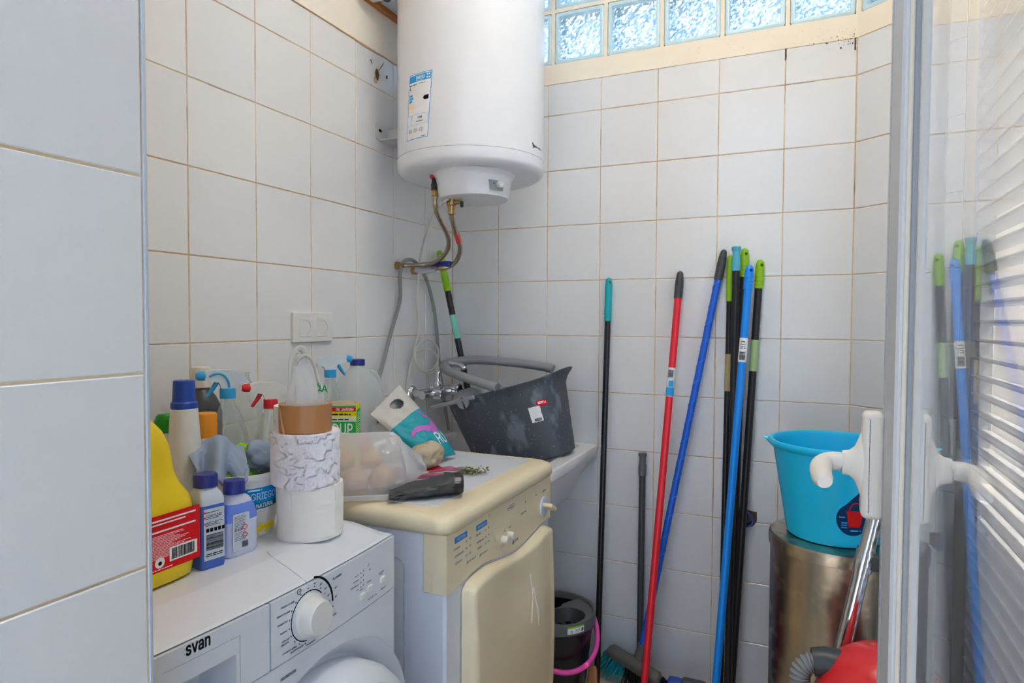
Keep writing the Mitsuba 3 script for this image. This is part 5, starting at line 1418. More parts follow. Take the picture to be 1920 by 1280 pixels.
R_ = [(0.0, -0.150, 0.165, 0.088, 0, 0), (0.006, -0.158, 0.175, 0.097, 0, 0), (0.12, -0.185, 0.186, 0.108, 0, 0.0), (0.225, -0.208, 0.196, 0.120, 0.0, 0.004), (0.240, -0.212, 0.200, 0.122, 0.004, 0.016), (0.249, -0.226, 0.206, 0.131, 0.006, 0.028), (0.254, -0.228, 0.208, 0.133, 0.006, 0.030),
      (0.256, -0.226, 0.206, 0.131, 0.006, 0.029), (0.250, -0.214, 0.196, 0.120, 0.006, 0.022), (0.235, -0.207, 0.192, 0.117, 0.004, 0.010), (0.12, -0.181, 0.182, 0.104, 0, 0), (0.008, -0.150, 0.168, 0.09, 0, 0)]
mbm = loft([mb_ring(z, a_, b_, h_, sg, lp) for z, a_, b_, h_, sg, lp in R_])
add(J + '__body', xf(mbm, MB), 'worn_black', 45, 'speckled dark body with pouring lip')
for x in (-0.08, 0.06):
    add(J + '__rim_rib', xf(hull([(x, -0.121, 0.246), (x + 0.004, -0.121, 0.246), (x, -0.133, 0.246), (x + 0.004, -0.133, 0.246), (x + 0.002, -0.116, 0.215), (x, -0.116, 0.215)]), MB), 'worn_black', 30)
# wringer insert with handle
g_in = Polygon([(-0.222, -0.118), (-0.205, -0.128), (-0.04, -0.128), (-0.03, -0.118), (-0.03, 0.118), (-0.04, 0.128), (-0.205, 0.128), (-0.222, 0.118)])
holes_ = [sbox(-0.17 + 0.03 * i, -0.08 + 0.05 * j, -0.155 + 0.03 * i, -0.055 + 0.05 * j) for i in range(4) for j in range(4)]
gi = g_in
for h_ in holes_:
    gi = gi.difference(h_)
add(J + '__wringer', cat(xf(shift(extrude(gi, 0.004), (0, 0, 0.247)), MB), xf(loft([ring_rect(-0.19, -0.04, -0.10, 0.10, 0.05, 0.250), ring_rect(-0.18, -0.05, -0.09, 0.09, 0.045, 0.275), ring_rect(-0.165, -0.07, -0.07, 0.07, 0.04, 0.287), ring_rect(-0.15, -0.09, -0.05, 0.05, 0.03, 0.283), ring_rect(-0.15, -0.09, -0.05, 0.05, 0.03, 0.25)], True, False, False), MB)), 'grey_plastic', 40, 'grey plastic wringer insert')
add(J + '__wringer__side_flange', xf(rbox(-0.236, -0.060, -0.139, -0.127, 0.243, 0.258, 0.005), MB), 'grey_plastic', 40)
clip = Polygon([(0.022 * math.cos(t), 0.022 * math.sin(t)) for t in np.linspace(0, 2 * PI, 30)[:-1]]).difference(sbox(-0.005, -0.004, 0.003, 0.017)).difference(sbox(-0.003, -0.030, 0.006, -0.006))
add(J + '__wringer__clip', xf(extrude(clip, 0.006), MB @ np.array([[1, 0, 0, -0.105], [0, 0, -1, -0.134], [0, 1, 0, 0.243], [0, 0, 0, 1.0]])), 'grey_plastic', 30, 'round clip with a keyhole')
hp_ = [(0.365, -0.345, 1.037), (0.315, -0.338, 1.046), (0.22, -0.315, 1.065), (0.135, -0.275, 1.082), (0.098, -0.225, 1.094), (0.105, -0.17, 1.103), (0.155, -0.130, 1.109), (0.24, -0.108, 1.107), (0.34, -0.095, 1.100), (0.43, -0.09, 1.090), (0.46, -0.09, 1.083)]
add(J + '__handle', tube(hp_, 0.0180, 16, 8, flat=0.85), 'grey_plastic', 55, 'grey carrying handle folded over the rim')
sx_ = lambda x, y: (MB @ np.stack([0.205 - 0.012 + 0 * x - 0.0, x, y, 1 + 0 * x]))[:3].T
fr_ = MB @ frame((0.085, -0.1165, 0.17), (1, -0.06, 0), (0, -0.10, 1))
def mb_side(x, y):
    """on the near wall of the bucket: x along, y up (bucket space)"""
    zz = y
    zs = [r[0] for r in R_[:6]]
    x0_ = np.interp(zz, zs, [r[1] for r in R_[:6]])
    x1_ = np.interp(zz, zs, [r[2] for r in R_[:6]])
    hy_ = np.interp(zz, zs, [r[3] for r in R_[:6]])
    c_ = np.clip(np.abs((x - (x0_ + x1_) / 2) / ((x1_ - x0_) / 2)), 0, 0.9999) ** (1 / 0.62)
    yy_ = -hy_ * np.sqrt(1 - c_ ** 2) ** 0.62
    n_ = np.stack([0.5 * np.clip((x - 0.05) / 0.12, -1, 1), -np.ones_like(x), 0 * x], 1)
    n_ /= np.linalg.norm(n_, axis=1, keepdims=True)
    P = np.stack([x, yy_, zz], 1) + n_ * 0.0006
    return P @ MB[:3, :3].T + MB[:3, 3], n_ @ MB[:3, :3].T
add(J + '__paper_label', wrap(rect(0.105, 0.142, 0.125, 0.175, 0, 0.0003), mb_side, 0.008), 'print_white', False, 'torn white barcode label')
add(J + '__paper_label__print', wrap(cat(barcode(0.122, 0.138, 0.127, 0.137, 0.0004, 6), rect(0.117, 0.121, 0.128, 0.136, 0.0004, 0.0006)), mb_side, 0.008), 'ink', False, kind='stuff')
add(J + '__red_label', wrap(cat(shift(extrude(Polygon([(0.017 * math.cos(t), 0.010 * math.sin(t)) for t in np.linspace(0, 2 * PI, 30)[:-1]]), 0.0004), (0.150, 0.182, 0.0002))), mb_side, 0.006), 'print_red', False, 'red oval label')
add(J + '__red_label__print', wrap(lines(0.139, 0.162, [0.1795, 0.184], 0.003, 5, 0.0007, False), mb_side, 0.006), 'print_white', False, kind='stuff')

# ------------------------------------------------------------------ bucket with pink handle on the floor
J = 'black_mop_bucket'
tag(J, 'round black mop bucket with a pink handle on the floor below the basin', 'bucket')
fc = (0.512, -0.195)
add(J + '__body', lathe([(0.0, 0.0), (0.098, 0.0), (0.103, 0.004), (0.128, 0.235), (0.136, 0.24), (0.1385, 0.25), (0.1385, 0.278), (0.134, 0.281), (0.129, 0.278), (0.124, 0.235), (0.1, 0.008), (0.0, 0.006)], 64, (*fc, 0)), 'black_gloss', 45)
wl = []
a = np.linspace(0, 2 * PI, 60, endpoint=False)
plastic('wringer_grey', (106, 110, 108), 0.2)
cup = lathe([(0.07, 0.0), (0.066, -0.01), (0.05, -0.05), (0.04, -0.06), (0.0, -0.06)], 40)
cup.apply_scale((1, 0.85, 1))
disc = Polygon([(0.128 * math.cos(t), 0.128 * math.sin(t)) for t in a]).intersection(sbox(-0.13, -0.13, 0.13, 0.02)).difference(Polygon([(0.07 * math.cos(t), -0.055 + 0.0595 * math.sin(t)) for t in a])).difference(Polygon([(0.02 + 0.03 * math.cos(t), 0.02 + 0.012 * math.sin(t)) for t in a]))
fpt = rotz(math.radians(62), (fc[0], fc[1], 0.268))
add(J + '__wringer', xf(extrude(disc, 0.005), fpt), 'wringer_grey', 30, 'half lid with a wringing cup')
add(J + '__wringer__cup', xf(shift(cup, (0, -0.055, 0.003)), fpt), 'dark_grey', 45)
add(J + '__wringer__hole', xf(cat(*[shift(trimesh.creation.cylinder(0.009, 0.002, sections=16), (0.045 * math.cos(t), -0.055 + 0.03 * math.sin(t), -0.035)) for t in np.linspace(0, 2 * PI, 9)[:-1]]), fpt), 'ink', False, kind='stuff')
fw = cyl_wrap(fc, 0.1389, math.radians(-44), 0.25)
add(J + '__rim', shift(lathe([(0.1388, 0.247), (0.1392, 0.276), (0.1375, 0.2825), (0.130, 0.2825), (0.1265, 0.276), (0.1262, 0.262)], 64), (*fc, 0)), 'wringer_grey', 45, 'grey rim band')
add(J + '__label', wrap(rect(-0.02, 0.042, 0.003, 0.026, 0, 0.0004), fw, 0.01), 'print_white', False, 'white and green label on the rim')
add(J + '__label__green_print', wrap(rect(-0.02, 0.042, 0.021, 0.026, 0.0005, 0.0007), fw, 0.01), 'cloth_green', False)
add(J + '__label__print', wrap(cat(txt('7L', 0.008, -0.012, 0.006, 0.0005, bold=True), lines(0.006, 0.03, [0.007, 0.011, 0.015], 0.0015, 4, 0.0005), barcode(0.031, 0.04, 0.007, 0.018, 0.0005, 2)), fw, 0.01), 'ink_grey', False, kind='stuff')
hl = []
for t in np.linspace(0, PI, 15):
    # a bail pivoting at +-x' of the rim, hanging down in front
    lx = 0.143 * math.cos(t)
    ly = 0.150 * math.sin(t)
    ax_ = math.radians(40)
    ex_ = np.array([math.cos(ax_), math.sin(ax_), 0])
    ez_ = np.array([math.sin(ax_) * 0.70, -math.cos(ax_) * 0.70, -0.62])
    hl.append(np.array([fc[0], fc[1], 0.232]) + ex_ * lx + (ez_ * ly if True else 0) + np.array([math.sin(ax_), -math.cos(ax_), 0]) * (0.05 * math.sin(t)))
add(J + '__handle', tube(hl, 0.0085, 12, 4), 'pink', 55, 'bright pink plastic handle')

# ------------------------------------------------------------------ poles leaning on the back wall
def pole(key, label, top, foot, r, matp, tip_len, tip_mat, tip='hook', cat_='broom handle', group=None, tr=None, foot_cap=True):
    top, foot = np.array(top, float), np.array(foot, float)
    L_ = np.linalg.norm(top - foot)
    M = axis_frame(foot, top)
    key = numbered(key)
    tag(key, label, cat_, group)
    add(key + '__tube', xf(lathe([(0, 0.004), (r, 0.004), (r, L_ - tip_len + 0.01), (0, L_ - tip_len + 0.01)], 24), M), matp, 40)
    tr = tr or r + 0.0022
    e = L_
    if tip == 'hook':      # grip with an oval hanging hole
        P = [(0, e - tip_len), (tr, e - tip_len), (tr, e - tip_len + 0.004), (tr * 0.97, e - tip_len + 0.02), (tr * 1.0, e - 0.045), (tr * 0.98, e - 0.02), (tr * 0.8, e - 0.006), (tr * 0.4, e), (0, e)]
        g = man(lathe(P[1:-1] + [(0.001, e)], 28, cap0=True, cap1=True)) - man(xf(trimesh.creation.cylinder(0.0052, 0.1, sections=20), frame((0, 0, e - 0.018), (0.85, 0.5, 0), (0, 0, 1)))).scale((1, 1, 1))
        add(key + '__grip', xf(tm(g), M), tip_mat, 40)
        for i in range(3):
            add(key + '__grip__ridge', xf(shift(lathe([(tr, 0), (tr + 0.0008, 0.001), (tr + 0.0008, 0.003), (tr, 0.004)], 24), (0, 0, e - tip_len + 0.012 + 0.012 * i)), M), tip_mat, 40)
    elif tip == 'flat':
        add(key + '__grip', xf(lathe([(0, e - tip_len), (tr, e - tip_len), (tr, e - tip_len * 0.55), (tr * 0.86, e - tip_len * 0.45), (tr * 0.84, e - 0.014), (tr * 1.06, e - 0.01), (tr * 1.06, e - 0.002), (tr * 0.9, e), (0, e - 0.004)], 28), M), tip_mat, 40)
    else:
        add(key + '__grip', xf(lathe([(0, e - tip_len), (tr, e - tip_len), (tr * 1.02, e - tip_len * 0.5), (tr * 0.95, e - 0.03), (tr * 0.72, e - 0.006), (tr * 0.3, e), (0, e)], 28), M), tip_mat, 40)
    return key, M, L_


def band(key, part, M, z0, z1, r, matp, smooth=40, label=None):
    return add(key + part, xf(lathe([(r, z0), (r + 0.0004, z0 + 0.0002), (r + 0.0004, z1 - 0.0002), (r, z1)], 24), M), matp, smooth, label)


matte('pale_teal_label', (140, 216, 196))
k, M, L_ = pole('lime_grip_pole', 'black pole with a lime grip in the corner behind the tilted bucket', (0.022, -0.136, 1.515), (0.187, -0.072, 0.665), 0.0115, 'black_plastic', 0.155, 'lime')
band(k, '__label', M, L_ - 0.335, L_ - 0.245, 0.0117, 'pale_teal_label', label='pale teal label')
k, M, L_ = pole('teal_grip_pole', 'black pole with a long teal grip, leftmost against the back wall', (0.64, -0.0175, 1.406), (0.635, -0.104, 0), 0.0105, 'black_gloss', 0.152, 'teal', tr=0.0125)
k, M, L_ = pole('red_mop_pole', 'red pole with a black grip leaning on the back wall', (0.886, -0.0175, 1.422), (0.821, -0.237, 0), 0.0118, 'red_pole', 0.092, 'dark_grey', 'round')
band(k, '__label', M, 1.02, 1.115, 0.012, 'print_white', label='white and blue sticker')
add(k + '__label__blue_print', xf(wrap(cat(rect(-0.02, 0.02, 0, 0.028, 0, 0.0003), rect(-0.004, 0.012, 0.03, 0.05, 0, 0.0003)), lambda x, y: (np.stack([0.0126 * np.cos(-PI / 2 + x / 0.0126), 0.0126 * np.sin(-PI / 2 + x / 0.0126), 1.022 + y], 1), np.stack([np.cos(-PI / 2 + x / 0.0126), np.sin(-PI / 2 + x / 0.0126), 0 * x], 1)), 0.004), M), 'print_blue', False, kind='stuff')
add(k + '__label__barcode', xf(wrap(barcode(-0.009, 0.009, 0.06, 0.085, 0, 4, True), lambda x, y: (np.stack([0.0126 * np.cos(-PI / 2 + x / 0.0126), 0.0126 * np.sin(-PI / 2 + x / 0.0126), 1.022 + y], 1), np.stack([np.cos(-PI / 2 + x / 0.0126), np.sin(-PI / 2 + x / 0.0126), 0 * x], 1)), 0.004), M), 'ink', False, kind='stuff')
kb, MBR, LBR = pole('broom', 'broom with a blue spiral pole, black grip and teal bristles', (1.026, -0.018, 1.489), (0.786, -0.092, 0.145), 0.0115, 'deep_blue', 0.10, 'dark_grey', 'round', 'broom')
sp = [(0.0117 * math.cos(t), 0.0117 * math.sin(t), 0.02 + t * 0.0105) for t in np.linspace(0, 120, 900)]
add(kb + '__tube__spiral', xf(tube(sp, 0.0012, 5, smooth=False), MBR), 'blue_pole', 50, 'fine raised spiral on the pole')
k, M, L_ = pole('cyan_tip_pole', 'black pole with a flat-topped cyan tip in the right-hand bunch', (1.067, -0.052, 1.493), (1.071, -0.152, 0), 0.0115, 'black_plastic', 0.078, 'cyan_tip', 'flat')
k, M, L_ = pole('tall_lime_tip_pole', 'black pole with a lime hooked tip directly behind the cyan tip', (1.089, -0.0175, 1.490), (1.066, -0.055, 0), 0.0115, 'black_plastic', 0.092, 'lime')
k, M, L_ = pole('slim_lime_grip_pole', 'slim black pole with a long ridged lime grip at the left of the bunch', (1.046, -0.0165, 1.470), (1.040, -0.075, 0), 0.0095, 'black_gloss', 0.150, 'lime', 'round')
matte('tan_label', (176, 160, 120))
band(k, '__label', M, 1.03, 1.15, 0.0097, 'tan_label', label='tan printed label')
k, M, L_ = pole('bright_blue_pole', 'bright blue pole with hooked tip and white label in front of the bunch', (1.11, -0.080, 1.431), (1.038, -0.265, 0), 0.0118, 'blue_pole', 0.078, 'blue_pole')
band(k, '__label', M, 1.14, 1.215, 0.012, 'print_white', label='white barcode label')
add(k + '__label__print', xf(wrap(cat(barcode(-0.009, 0.009, 0.004, 0.03, 0, 4, True), lines(-0.008, 0.009, [0.04, 0.046, 0.052, 0.06], 0.002, 3)), lambda x, y: (np.stack([0.0126 * np.cos(-PI / 2 + x / 0.0126), 0.0126 * np.sin(-PI / 2 + x / 0.0126), 1.142 + y], 1), np.stack([np.cos(-PI / 2 + x / 0.0126), np.sin(-PI / 2 + x / 0.0126), 0 * x], 1)), 0.004), M), 'ink', False, kind='stuff')
k, M, L_ = pole('short_lime_tip_pole', 'black pole with a lower lime hooked tip at the right of the bunch', (1.137, -0.018, 1.452), (1.073, -0.103, 0), 0.0115, 'black_plastic', 0.092, 'lime')
matte('pale_green_label', (168, 196, 140))
band(k, '__label', M, 1.10, 1.20, 0.0117, 'pale_green_label', label='pale green label')
k, M, L_ = pole('short_dark_pole', 'short dark grey pole with a pale grey socket end by the broom', (0.766, -0.0185, 0.80), (0.772, -0.055, 0), 0.0112, 'dark_grey', 0.078, 'wringer_grey', 'flat', tr=0.0135)
# broom head: block from the wall towards the room, bristles splayed to the left
HB0, HB1 = np.array([0.664, -0.062, 0.108]), np.array([0.862, -0.150, 0.086])
hx = (HB1 - HB0) / np.linalg.norm(HB1 - HB0)
hy_ = np.cross(Z3, hx)
hy_ /= np.linalg.norm(hy_)
hz_ = np.cross(hx, hy_)
tilt = 0.5
hyt, hzt = hy_ * math.cos(tilt) + hz_ * math.sin(tilt), -hy_ * math.sin(tilt) + hz_ * math.cos(tilt)
MH = np.eye(4)
MH[:3, 0], MH[:3, 1], MH[:3, 2], MH[:3, 3] = hx, hyt, hzt, (HB0 + HB1) / 2
plastic('broom_block', (110, 108, 100), 0.3)
HL = np.linalg.norm(HB1 - HB0) / 2
blk = loft([ring_rect(-HL, HL, -0.024, 0.024, 0.02, 0.0), ring_rect(-HL, HL, -0.024, 0.024, 0.02, 0.008), ring_rect(-HL * 0.93, HL * 0.93, -0.019, 0.019, 0.017, 0.018), ring_rect(-HL * 0.6, HL * 0.6, -0.013, 0.013, 0.012, 0.024)])
add(kb + '__block', xf(blk, MH), 'broom_block', 40, 'grey head block')
q0 = MBR[:3, 3]
add(kb + '__socket', tube([q0 - MBR[:3, 2] * 0.030, q0 + MBR[:3, 2] * 0.004, q0 + MBR[:3, 2] * 0.022], [0.021, 0.0165, 0.0145], 24, smooth=False), 'wringer_grey', 40, 'pole socket')
rb = random.Random(6)
bt, bk_ = [], []
Mi = np.linalg.inv(MH)
for i in range(420):
    x, y = rb.uniform(-HL * 0.95, HL * 0.95), rb.uniform(-0.018, 0.018)
    x = round(x / 0.012) * 0.012 + rb.gauss(0, 0.0016)
    b0 = (MH @ np.array([x, y, 0.001, 1]))[:3]
    spl = hx * (x / HL * 0.055) - hyt * rb.uniform(0.0, 0.03) + hyt * (y * 1.0) + np.array([rb.gauss(0, 0.004), rb.gauss(0, 0.004), 0])
    b1 = b0 - hzt * 0.068 + spl
    b1[2] = max(b1[2], 0.002)
    mid = (b0 + b1) / 2 + hx * 0.004 * rb.random()
    (bt if x < -HL * 0.25 else bk_).append(tube([b0, mid, b1], 0.0019, 4, 2, caps=False))
add(kb + '__bristle', cat(*bt), 'teal', 50, 'teal bristles', kind='stuff')
add(kb + '__dark_bristle', cat(*bk_), 'black_plastic', 50, 'black bristles', kind='stuff')
# small blue brush and wooden brush on the floor
J = 'blue_floor_brush'
tag(J, 'blue and dark floor brush on the floor between red pole and blue pole', 'brush')
add(J + '__block', rbox(0.885, 0.985, -0.17, -0.125, 0.072, 0.104, 0.012), 'cap_blue', 40, 'blue block')
add(J + '__grip', rbox(0.93, 1.005, -0.165, -0.13, 0.09, 0.112, 0.009), 'dark_grey', 40)
bb = []
for i in range(160):
    x, y = rb.uniform(0.892, 0.978), rb.uniform(-0.165, -0.13)
    bb.append(tube([(x, y, 0.076), (x + rb.gauss(0, 0.004), y + rb.gauss(0, 0.004) - 0.004, 0.001)], 0.0012, 4, smooth=False, caps=False))
add(J + '__bristle', cat(*bb), 'deep_blue', 50, kind='stuff')
J = 'wooden_scrubbing_brush'
tag(J, 'brown wooden brush standing between the pink-handled bucket and broom', 'brush')
plastic('brush_wood', (196, 128, 78), 0.25)
wm = frame((0.655, -0.235, 0.0), (0.97, -0.2, 0), (0.1, 0.1, 1))
add(J + '__handle', xf(loft([ring_rect(-0.022, 0.022, -0.008, 0.008, 0.007, 0.004), ring_rect(-0.022, 0.022, -0.008, 0.008, 0.007, 0.06), ring_rect(-0.017, 0.017, -0.008, 0.008, 0.007, 0.085), ring_rect(-0.013, 0.013, -0.007, 0.007, 0.006, 0.118), ring_rect(-0.009, 0.009, -0.005, 0.005, 0.004, 0.126)]), np.block([[np.c_[wm[:3, 0], np.cross(wm[:3, 1], wm[:3, 0]), wm[:3, 1], wm[:3, 3]]], [np.array([[0, 0, 0, 1.0]])]])), 'brush_wood', 40)
# capped drain pipe in the back wall
J = 'wall_drain_pipe'
tag(J, 'open blue pipe stub in a broken tile hole low on the back wall', 'pipe')
BWF = frame((1.107, 0, 0.613), (1, 0, 0), (0, 0, 1))
add(J + '__hole', xf(shift(extrude(Polygon([(-0.032, -0.01), (-0.03, 0.024), (-0.004, 0.027), (0.02, 0.023), (0.031, 0.022), (0.032, -0.006), (0.02, -0.026), (0.004, -0.03), (-0.018, -0.022)]), 0.0006), (0, 0, 0.0006)), BWF), 'hole_brown', False, 'dark broken tile edge')
add(J + '__stub', xf(lathe([(0.021, 0.001), (0.021, 0.016), (0.0245, 0.017), (0.0245, 0.024), (0.019, 0.024), (0.0175, 0.004), (0.0, 0.003)], 36), BWF), 'cap_navy', 40)
add(J + '__dark_bore', xf(shift(trimesh.creation.cylinder(0.017, 0.001, sections=28), (0, 0, 0.0052)), BWF), 'dark_grey', False)

# ------------------------------------------------------------------ steel bin with the turquoise bucket
J = 'steel_bin'
tag(J, 'tall round stained stainless steel bin in the right corner', 'bin')
nc = (1.358, -0.365)
add(J + '__body', lathe([(0.0, 0.0), (0.160, 0.0), (0.162, 0.01), (0.162, 0.672), (0.0, 0.672)], 80, (*nc, 0)), 'bin_steel', 40)
add(J + '__lid', lathe([(0.162, 0.668), (0.1665, 0.670), (0.1665, 0.694), (0.1645, 0.7), (0.158, 0.7025), (0.12, 0.704), (0.0, 0.705)], 80, (*nc, 0)), 'bin_steel', 40, 'steel lid')
add(J + '__plinth', lathe([(0.164, 0.0), (0.164, 0.02), (0.1622, 0.024)], 80, (*nc, 0)), 'black_plastic', 40)
J = 'turquoise_bucket'
tag(J, 'bright turquoise plastic bucket standing on the steel bin', 'bucket')
qc = (1.349, -0.372)
ZB = 0.7058
add(J + '__body', lathe([(0.0, ZB), (0.110, ZB), (0.114, ZB + 0.004), (0.150, ZB + 0.222), (0.157, ZB + 0.226), (0.1625, ZB + 0.231), (0.1635, ZB + 0.238), (0.160, ZB + 0.2435), (0.154, ZB + 0.243), (0.147, ZB + 0.232), (0.111, ZB + 0.006), (0.0, ZB + 0.005)], 80, (*qc, 0)), 'turquoise', 45)
ba = math.radians(-110 - 87)
la = math.radians(178)
add(J + '__pouring_lip', hull([(qc[0] + r * math.cos(la + t), qc[1] + r * math.sin(la + t), z) for r, t, z in ((0.156, -0.22, ZB + 0.232), (0.156, 0.22, ZB + 0.232), (0.176, 0.0, ZB + 0.241), (0.172, -0.1, ZB + 0.24), (0.172, 0.1, ZB + 0.24), (0.158, 0, ZB + 0.222), (0.150, 0, ZB + 0.24))]), 'turquoise', 40)
qs = (0.150 - 0.114) / 0.218
qr = lambda z: 0.114 + (z - 0.004) * qs
sa_ = math.radians(-72)
qw = lambda x, y: (lambda a_, r: (np.stack([qc[0] + r * np.cos(a_), qc[1] + r * np.sin(a_), ZB + y], 1), np.stack([np.cos(a_), np.sin(a_), 0 * a_ - 0.15], 1)))(sa_ + x / 0.132, qr(y))
th_ = np.linspace(0, 2 * PI, 40)[:-1]
matte('sticker_dark', (28, 60, 100))
matte('sticker_red', (206, 40, 40))
drop = Polygon([(0.042 * math.cos(t), 0.075 + 0.042 * math.sin(t)) for t in th_] ).union(Polygon([(-0.035, 0.096), (0.012, 0.150), (0.04, 0.09)]))
add(J + '__sticker', wrap(extrude(drop, 0.0004), qw, 0.012), 'sticker_dark', False, 'round blue sticker with a picture of a red bucket')
add(J + '__sticker__yellow_print', wrap(shift(extrude(Polygon([(0.006, 0.125), (0.022, 0.139), (0.034, 0.118), (0.02, 0.116)]), 0.0004), (0, 0, 0.0004)), qw, 0.012), 'tub_yellow', False)
add(J + '__sticker__red_bucket_print', wrap(shift(cat(extrude(Polygon([(-0.013, 0.055), (0.016, 0.055), (0.021, 0.09), (-0.018, 0.09)]), 0.0004), extrude(Polygon([(-0.020, 0.09), (0.023, 0.09), (0.023, 0.096), (-0.020, 0.096)]), 0.0004), extrude(Polygon([(0.0015 + 0.016 * math.cos(t), 0.096 + 0.022 * math.sin(t)) for t in np.linspace(0, PI, 16)] + [(0.0015 + 0.013 * math.cos(t), 0.096 + 0.019 * math.sin(t)) for t in np.linspace(PI, 0, 16)]), 0.0004)), (0, 0, 0.0004)), qw, 0.012), 'sticker_red', False, kind='stuff')
add(J + '__sticker__pale_print', wrap(cat(lines(-0.036, -0.018, [0.078], 0.003, 3, 0.0006), lines(-0.03, -0.012, [0.052, 0.058, 0.064], 0.003, 5, 0.0006), lines(-0.008, 0.02, [0.044], 0.004, 5, 0.0006, False)), qw, 0.012), 'print_blue', False, kind='stuff')

# ------------------------------------------------------------------ vacuum cleaner
J = 'vacuum_cleaner'
tag(J, 'red canister vacuum cleaner with chrome tube in front of the steel bin', 'vacuum cleaner')
vc = (1.432, -0.740)
add(J + '__tank', lathe([(0.0, 0.06), (0.10, 0.06), (0.125, 0.075), (0.135, 0.12), (0.138, 0.34), (0.14, 0.345), (0.14, 0.365)], 64, (*vc, 0)), 'dark_grey', 40)
add(J + '__red_shell', lathe([(0.138, 0.362), (0.142, 0.366), (0.141, 0.42), (0.133, 0.47), (0.116, 0.52), (0.09, 0.558), (0.055, 0.582), (0.0, 0.592)], 64, (*vc, 0)), 'red_shell', 60, 'glossy red dome')
for i in range(4):
    a_ = PI / 4 + i * PI / 2
    add(J + '__caster', shift(trimesh.creation.icosphere(subdivisions=2, radius=0.032), (vc[0] + 0.10 * math.cos(a_), vc[1] + 0.10 * math.sin(a_), 0.032)), 'black_plastic', 50)
add(J + '__hose_socket', tube([(1.372, -0.735, 0.527), (1.348, -0.735, 0.533), (1.322, -0.735, 0.536), (1.300, -0.738, 0.533)], [0.036, 0.034, 0.031, 0.028], 28, smooth=False), 'dark_grey', 40, 'dark grey hose socket')
add(J + '__hose_socket__latch', rbox(1.338, 1.356, -0.778, -0.764, 0.512, 0.537, 0.004), 'grey_plastic', 40)
hp = spline([(1.306, -0.738, 0.533), (1.290, -0.740, 0.528), (1.276, -0.745, 0.508), (1.280, -0.752, 0.48), (1.305, -0.765, 0.452), (1.33, -0.79, 0.40), (1.33, -0.82, 0.30), (1.28, -0.83, 0.15), (1.20, -0.80, 0.05), (1.15, -0.70, 0.03)], 34)
d_ = np.r_[0, np.cumsum(np.linalg.norm(np.diff(hp, axis=0), axis=1))]
rr2 = 0.0195 + 0.0022 * np.sign(np.sin(d_ / 0.0085 * 2 * PI)) * np.abs(np.sin(d_ / 0.0085 * 2 * PI)) ** 0.5
add(J + '__hose', tube(hp, rr2, 20, smooth=False), 'hose_grey', 30, 'ribbed grey hose')
add(J + '__chrome_tube', tube([(1.338, -0.625, 0.40), (1.357, -0.622, 0.495), (1.40, -0.615, 0.722), (1.419, -0.612, 0.816), (1.435, -0.61, 0.90)], 0.0168, 28, smooth=False), 'chrome', 60, 'chrome suction tube')
add(J + '__chrome_tube__collar', tube([(1.3965, -0.6158, 0.70), (1.400, -0.615, 0.722), (1.4055, -0.614, 0.752)], [0.0195, 0.0205, 0.0192], 28, smooth=False), 'chrome', 40, 'tube coupling')
add(J + '__chrome_tube__slide', rbox(1.414, 1.432, -0.630, -0.603, 0.708, 0.742, 0.004), 'dark_grey', 40)
add(J + '__floor_nozzle', cat(rbox(1.24, 1.42, -0.66, -0.59, 0.0, 0.05, 0.015)), 'dark_grey', 40)
add(J + '__tube_elbow', tube([(1.330, -0.626, 0.41), (1.32, -0.627, 0.3), (1.325, -0.625, 0.15), (1.33, -0.625, 0.045)], 0.019, 20), 'dark_grey', 40)

# ------------------------------------------------------------------ open glazed door leaf, turned into the room
DO = np.array([1.378, -1.311, 0.0])
la_, lw_ = np.array([0.0, -1.0, 0]), np.array([-1.0, 0.0, 0])
ML = np.eye(4)
ML[:3, 0], ML[:3, 1], ML[:3, 2], ML[:3, 3] = la_, -lw_, Z3, DO     # local x along the leaf (to the hinge), y away from the room, z up
DK = 'door_1'
tag(DK, kind='structure')
U0, U1, U2, U3 = 0.0, 0.115, 0.62, 0.735
ZT = 2.16


def leafbox(u0, u1, w0, w1, z0, z1, b=0.002):
    return xf(box(u0, u1, -w1, -w0, z0, z1, b), ML)


add(DK + '__stile', leafbox(U0, U1, -0.030, 0.0136, 0.02, ZT, 0.003), 'alu_white', 30)
add(DK + '__stile', leafbox(U2, U3, -0.030, 0.0136, 0.02, ZT, 0.003), 'alu_white', 30)
add(DK + '__rail', leafbox(U1, U2, -0.030, 0.0136, 0.02, 0.16, 0.003), 'alu_white', 30)
add(DK + '__rail', leafbox(U1, U2, -0.030, 0.0136, ZT - 0.1, ZT, 0.003), 'alu_white', 30)
add(DK + '__stile__groove', cat(*[leafbox(U0 + d, U0 + d + 0.0012, 0.0135, 0.0139, 0.03, ZT - 0.01, 0) for d in (0.020, 0.024)]), 'seam', False, kind='stuff')
plastic('bead', (236, 226, 206), 0.2)
add(DK + '__glazing_bead', leafbox(U1, U1 + 0.003, 0.001, 0.0075, 0.16, ZT - 0.1, 0.002), 'bead', 30)
add(DK + '__gasket', leafbox(U1, U1 + 0.006, -0.004, 0.003, 0.16, ZT - 0.1, 0.001), 'grey_plastic', 30)
pg = trimesh.Trimesh([(U1 - 0.01, 0, 0.15), (U2 + 0.01, 0, 0.15), (U2 + 0.01, 0, ZT - 0.09), (U1 - 0.01, 0, ZT - 0.09)], [(0, 1, 2), (0, 2, 3)], process=False)
for dw in (0.0, 0.012):
    add(DK + '__pane', xf(shift(pg, (0, dw, 0)), ML), 'pane_glass', False)
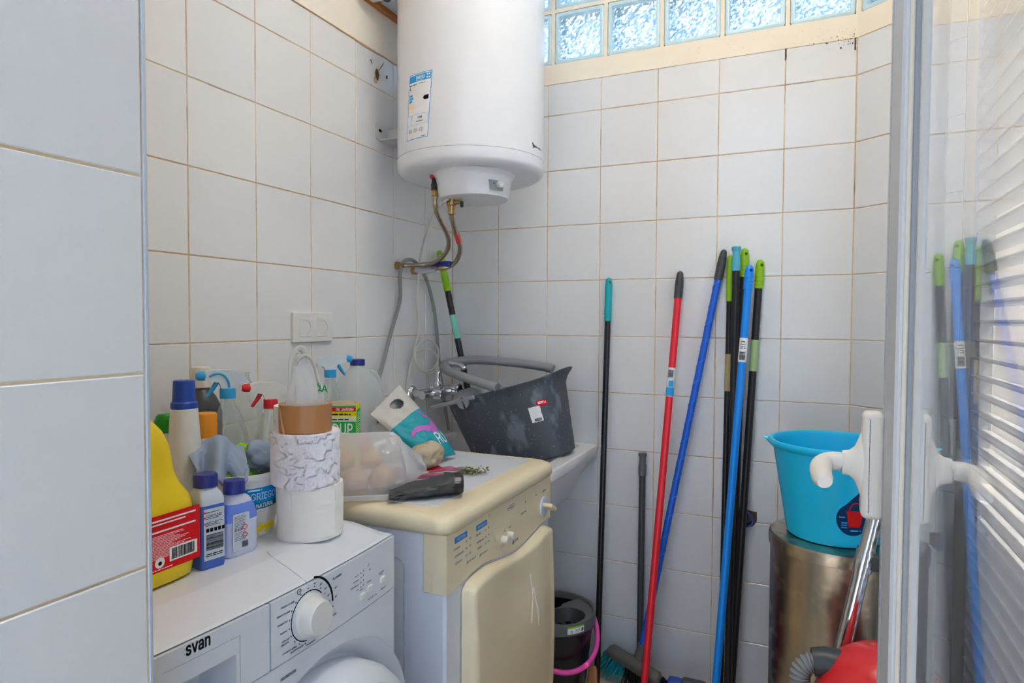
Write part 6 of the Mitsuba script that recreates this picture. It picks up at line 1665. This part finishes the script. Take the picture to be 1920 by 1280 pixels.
# handle
hm = lambda m: xf(m, ML)
HZ = 1.078
add(DK + '__handle_plate', hm(rbox(-0.004, 0.026, -0.0375, -0.012, HZ - 0.067, HZ + 0.067, 0.008)), 'ivory', 50, 'ivory handle case')
add(DK + '__handle_plate__seam', hm(box(0.0256, 0.0264, -0.0295, -0.0287, HZ - 0.058, HZ + 0.058)), 'ink_grey', False)
nk = [(0.0335, 0.046, 0.013), (0.0375, 0.041, 0.013), (0.0405, 0.032, 0.0125), (0.0445, 0.022, 0.0115), (0.050, 0.0165, 0.0105), (0.0585, 0.015, 0.010)]
a = np.linspace(0, 2 * PI, 32, endpoint=False)
add(DK + '__handle_plate__neck', hm(loft([np.stack([0.011 + hw_ * np.cos(a), 0 * a - w_, HZ + hh_ * np.sin(a)], 1) for w_, hh_, hw_ in nk])), 'ivory', 60)
add(DK + '__handle', hm(tube([(0.011, -0.059, HZ), (0.011, -0.068, HZ + 0.0005), (0.013, -0.076, HZ - 0.001), (0.022, -0.082, HZ - 0.004), (0.040, -0.083, HZ - 0.010), (0.060, -0.081, HZ - 0.013), (0.073, -0.079, HZ - 0.014)], [0.0135, 0.0138, 0.0138, 0.0134, 0.0126, 0.0118, 0.0085], 24, 8, flat=0.85)), 'ivory', 60, 'ivory lever')
add(DK + '__hinge', leafbox(U3 - 0.01, U3 + 0.015, -0.02, 0.012, 0.3, 0.42, 0.004), 'alu_white', 30)
add(DK + '__hinge', leafbox(U3 - 0.01, U3 + 0.015, -0.02, 0.012, 1.7, 1.82, 0.004), 'alu_white', 30)

# ------------------------------------------------------------------ louvred shutter on the right wall
K = 'louvred_shutter'
tag(K, 'white louvred shutter seen through the glass of the open door', 'shutter')
SY0, SY1 = -1.855, -0.465
SX = RX - 0.012
add(K + '__frame', cat(box(SX - 0.018, SX + 0.022, SY1 - 0.03, SY1, 0.062, 2.098, 0.003), box(SX - 0.018, SX + 0.022, SY0, SY0 + 0.03, 0.062, 2.098, 0.003), box(SX - 0.018, SX + 0.022, SY0, SY1, 0.062, 0.11, 0.003), box(SX - 0.018, SX + 0.022, SY0, SY1, 2.05, 2.098, 0.003)), 'alu_white', 30)
ST = math.radians(8)
slat = xf(box(-0.021, 0.021, SY0 + 0.03, SY1 - 0.03, -0.0035, 0.0035, 0.002), trimesh.transformations.rotation_matrix(ST, [0, 1, 0]))
SL = mikit.ply(slat, 'alu_white', smooth=30)
for i in range(48):
    scene[numbered(K + '__slat')] = {**SL, 'to_world': T().translate([SX, 0, 0.135 + i * 0.04])}
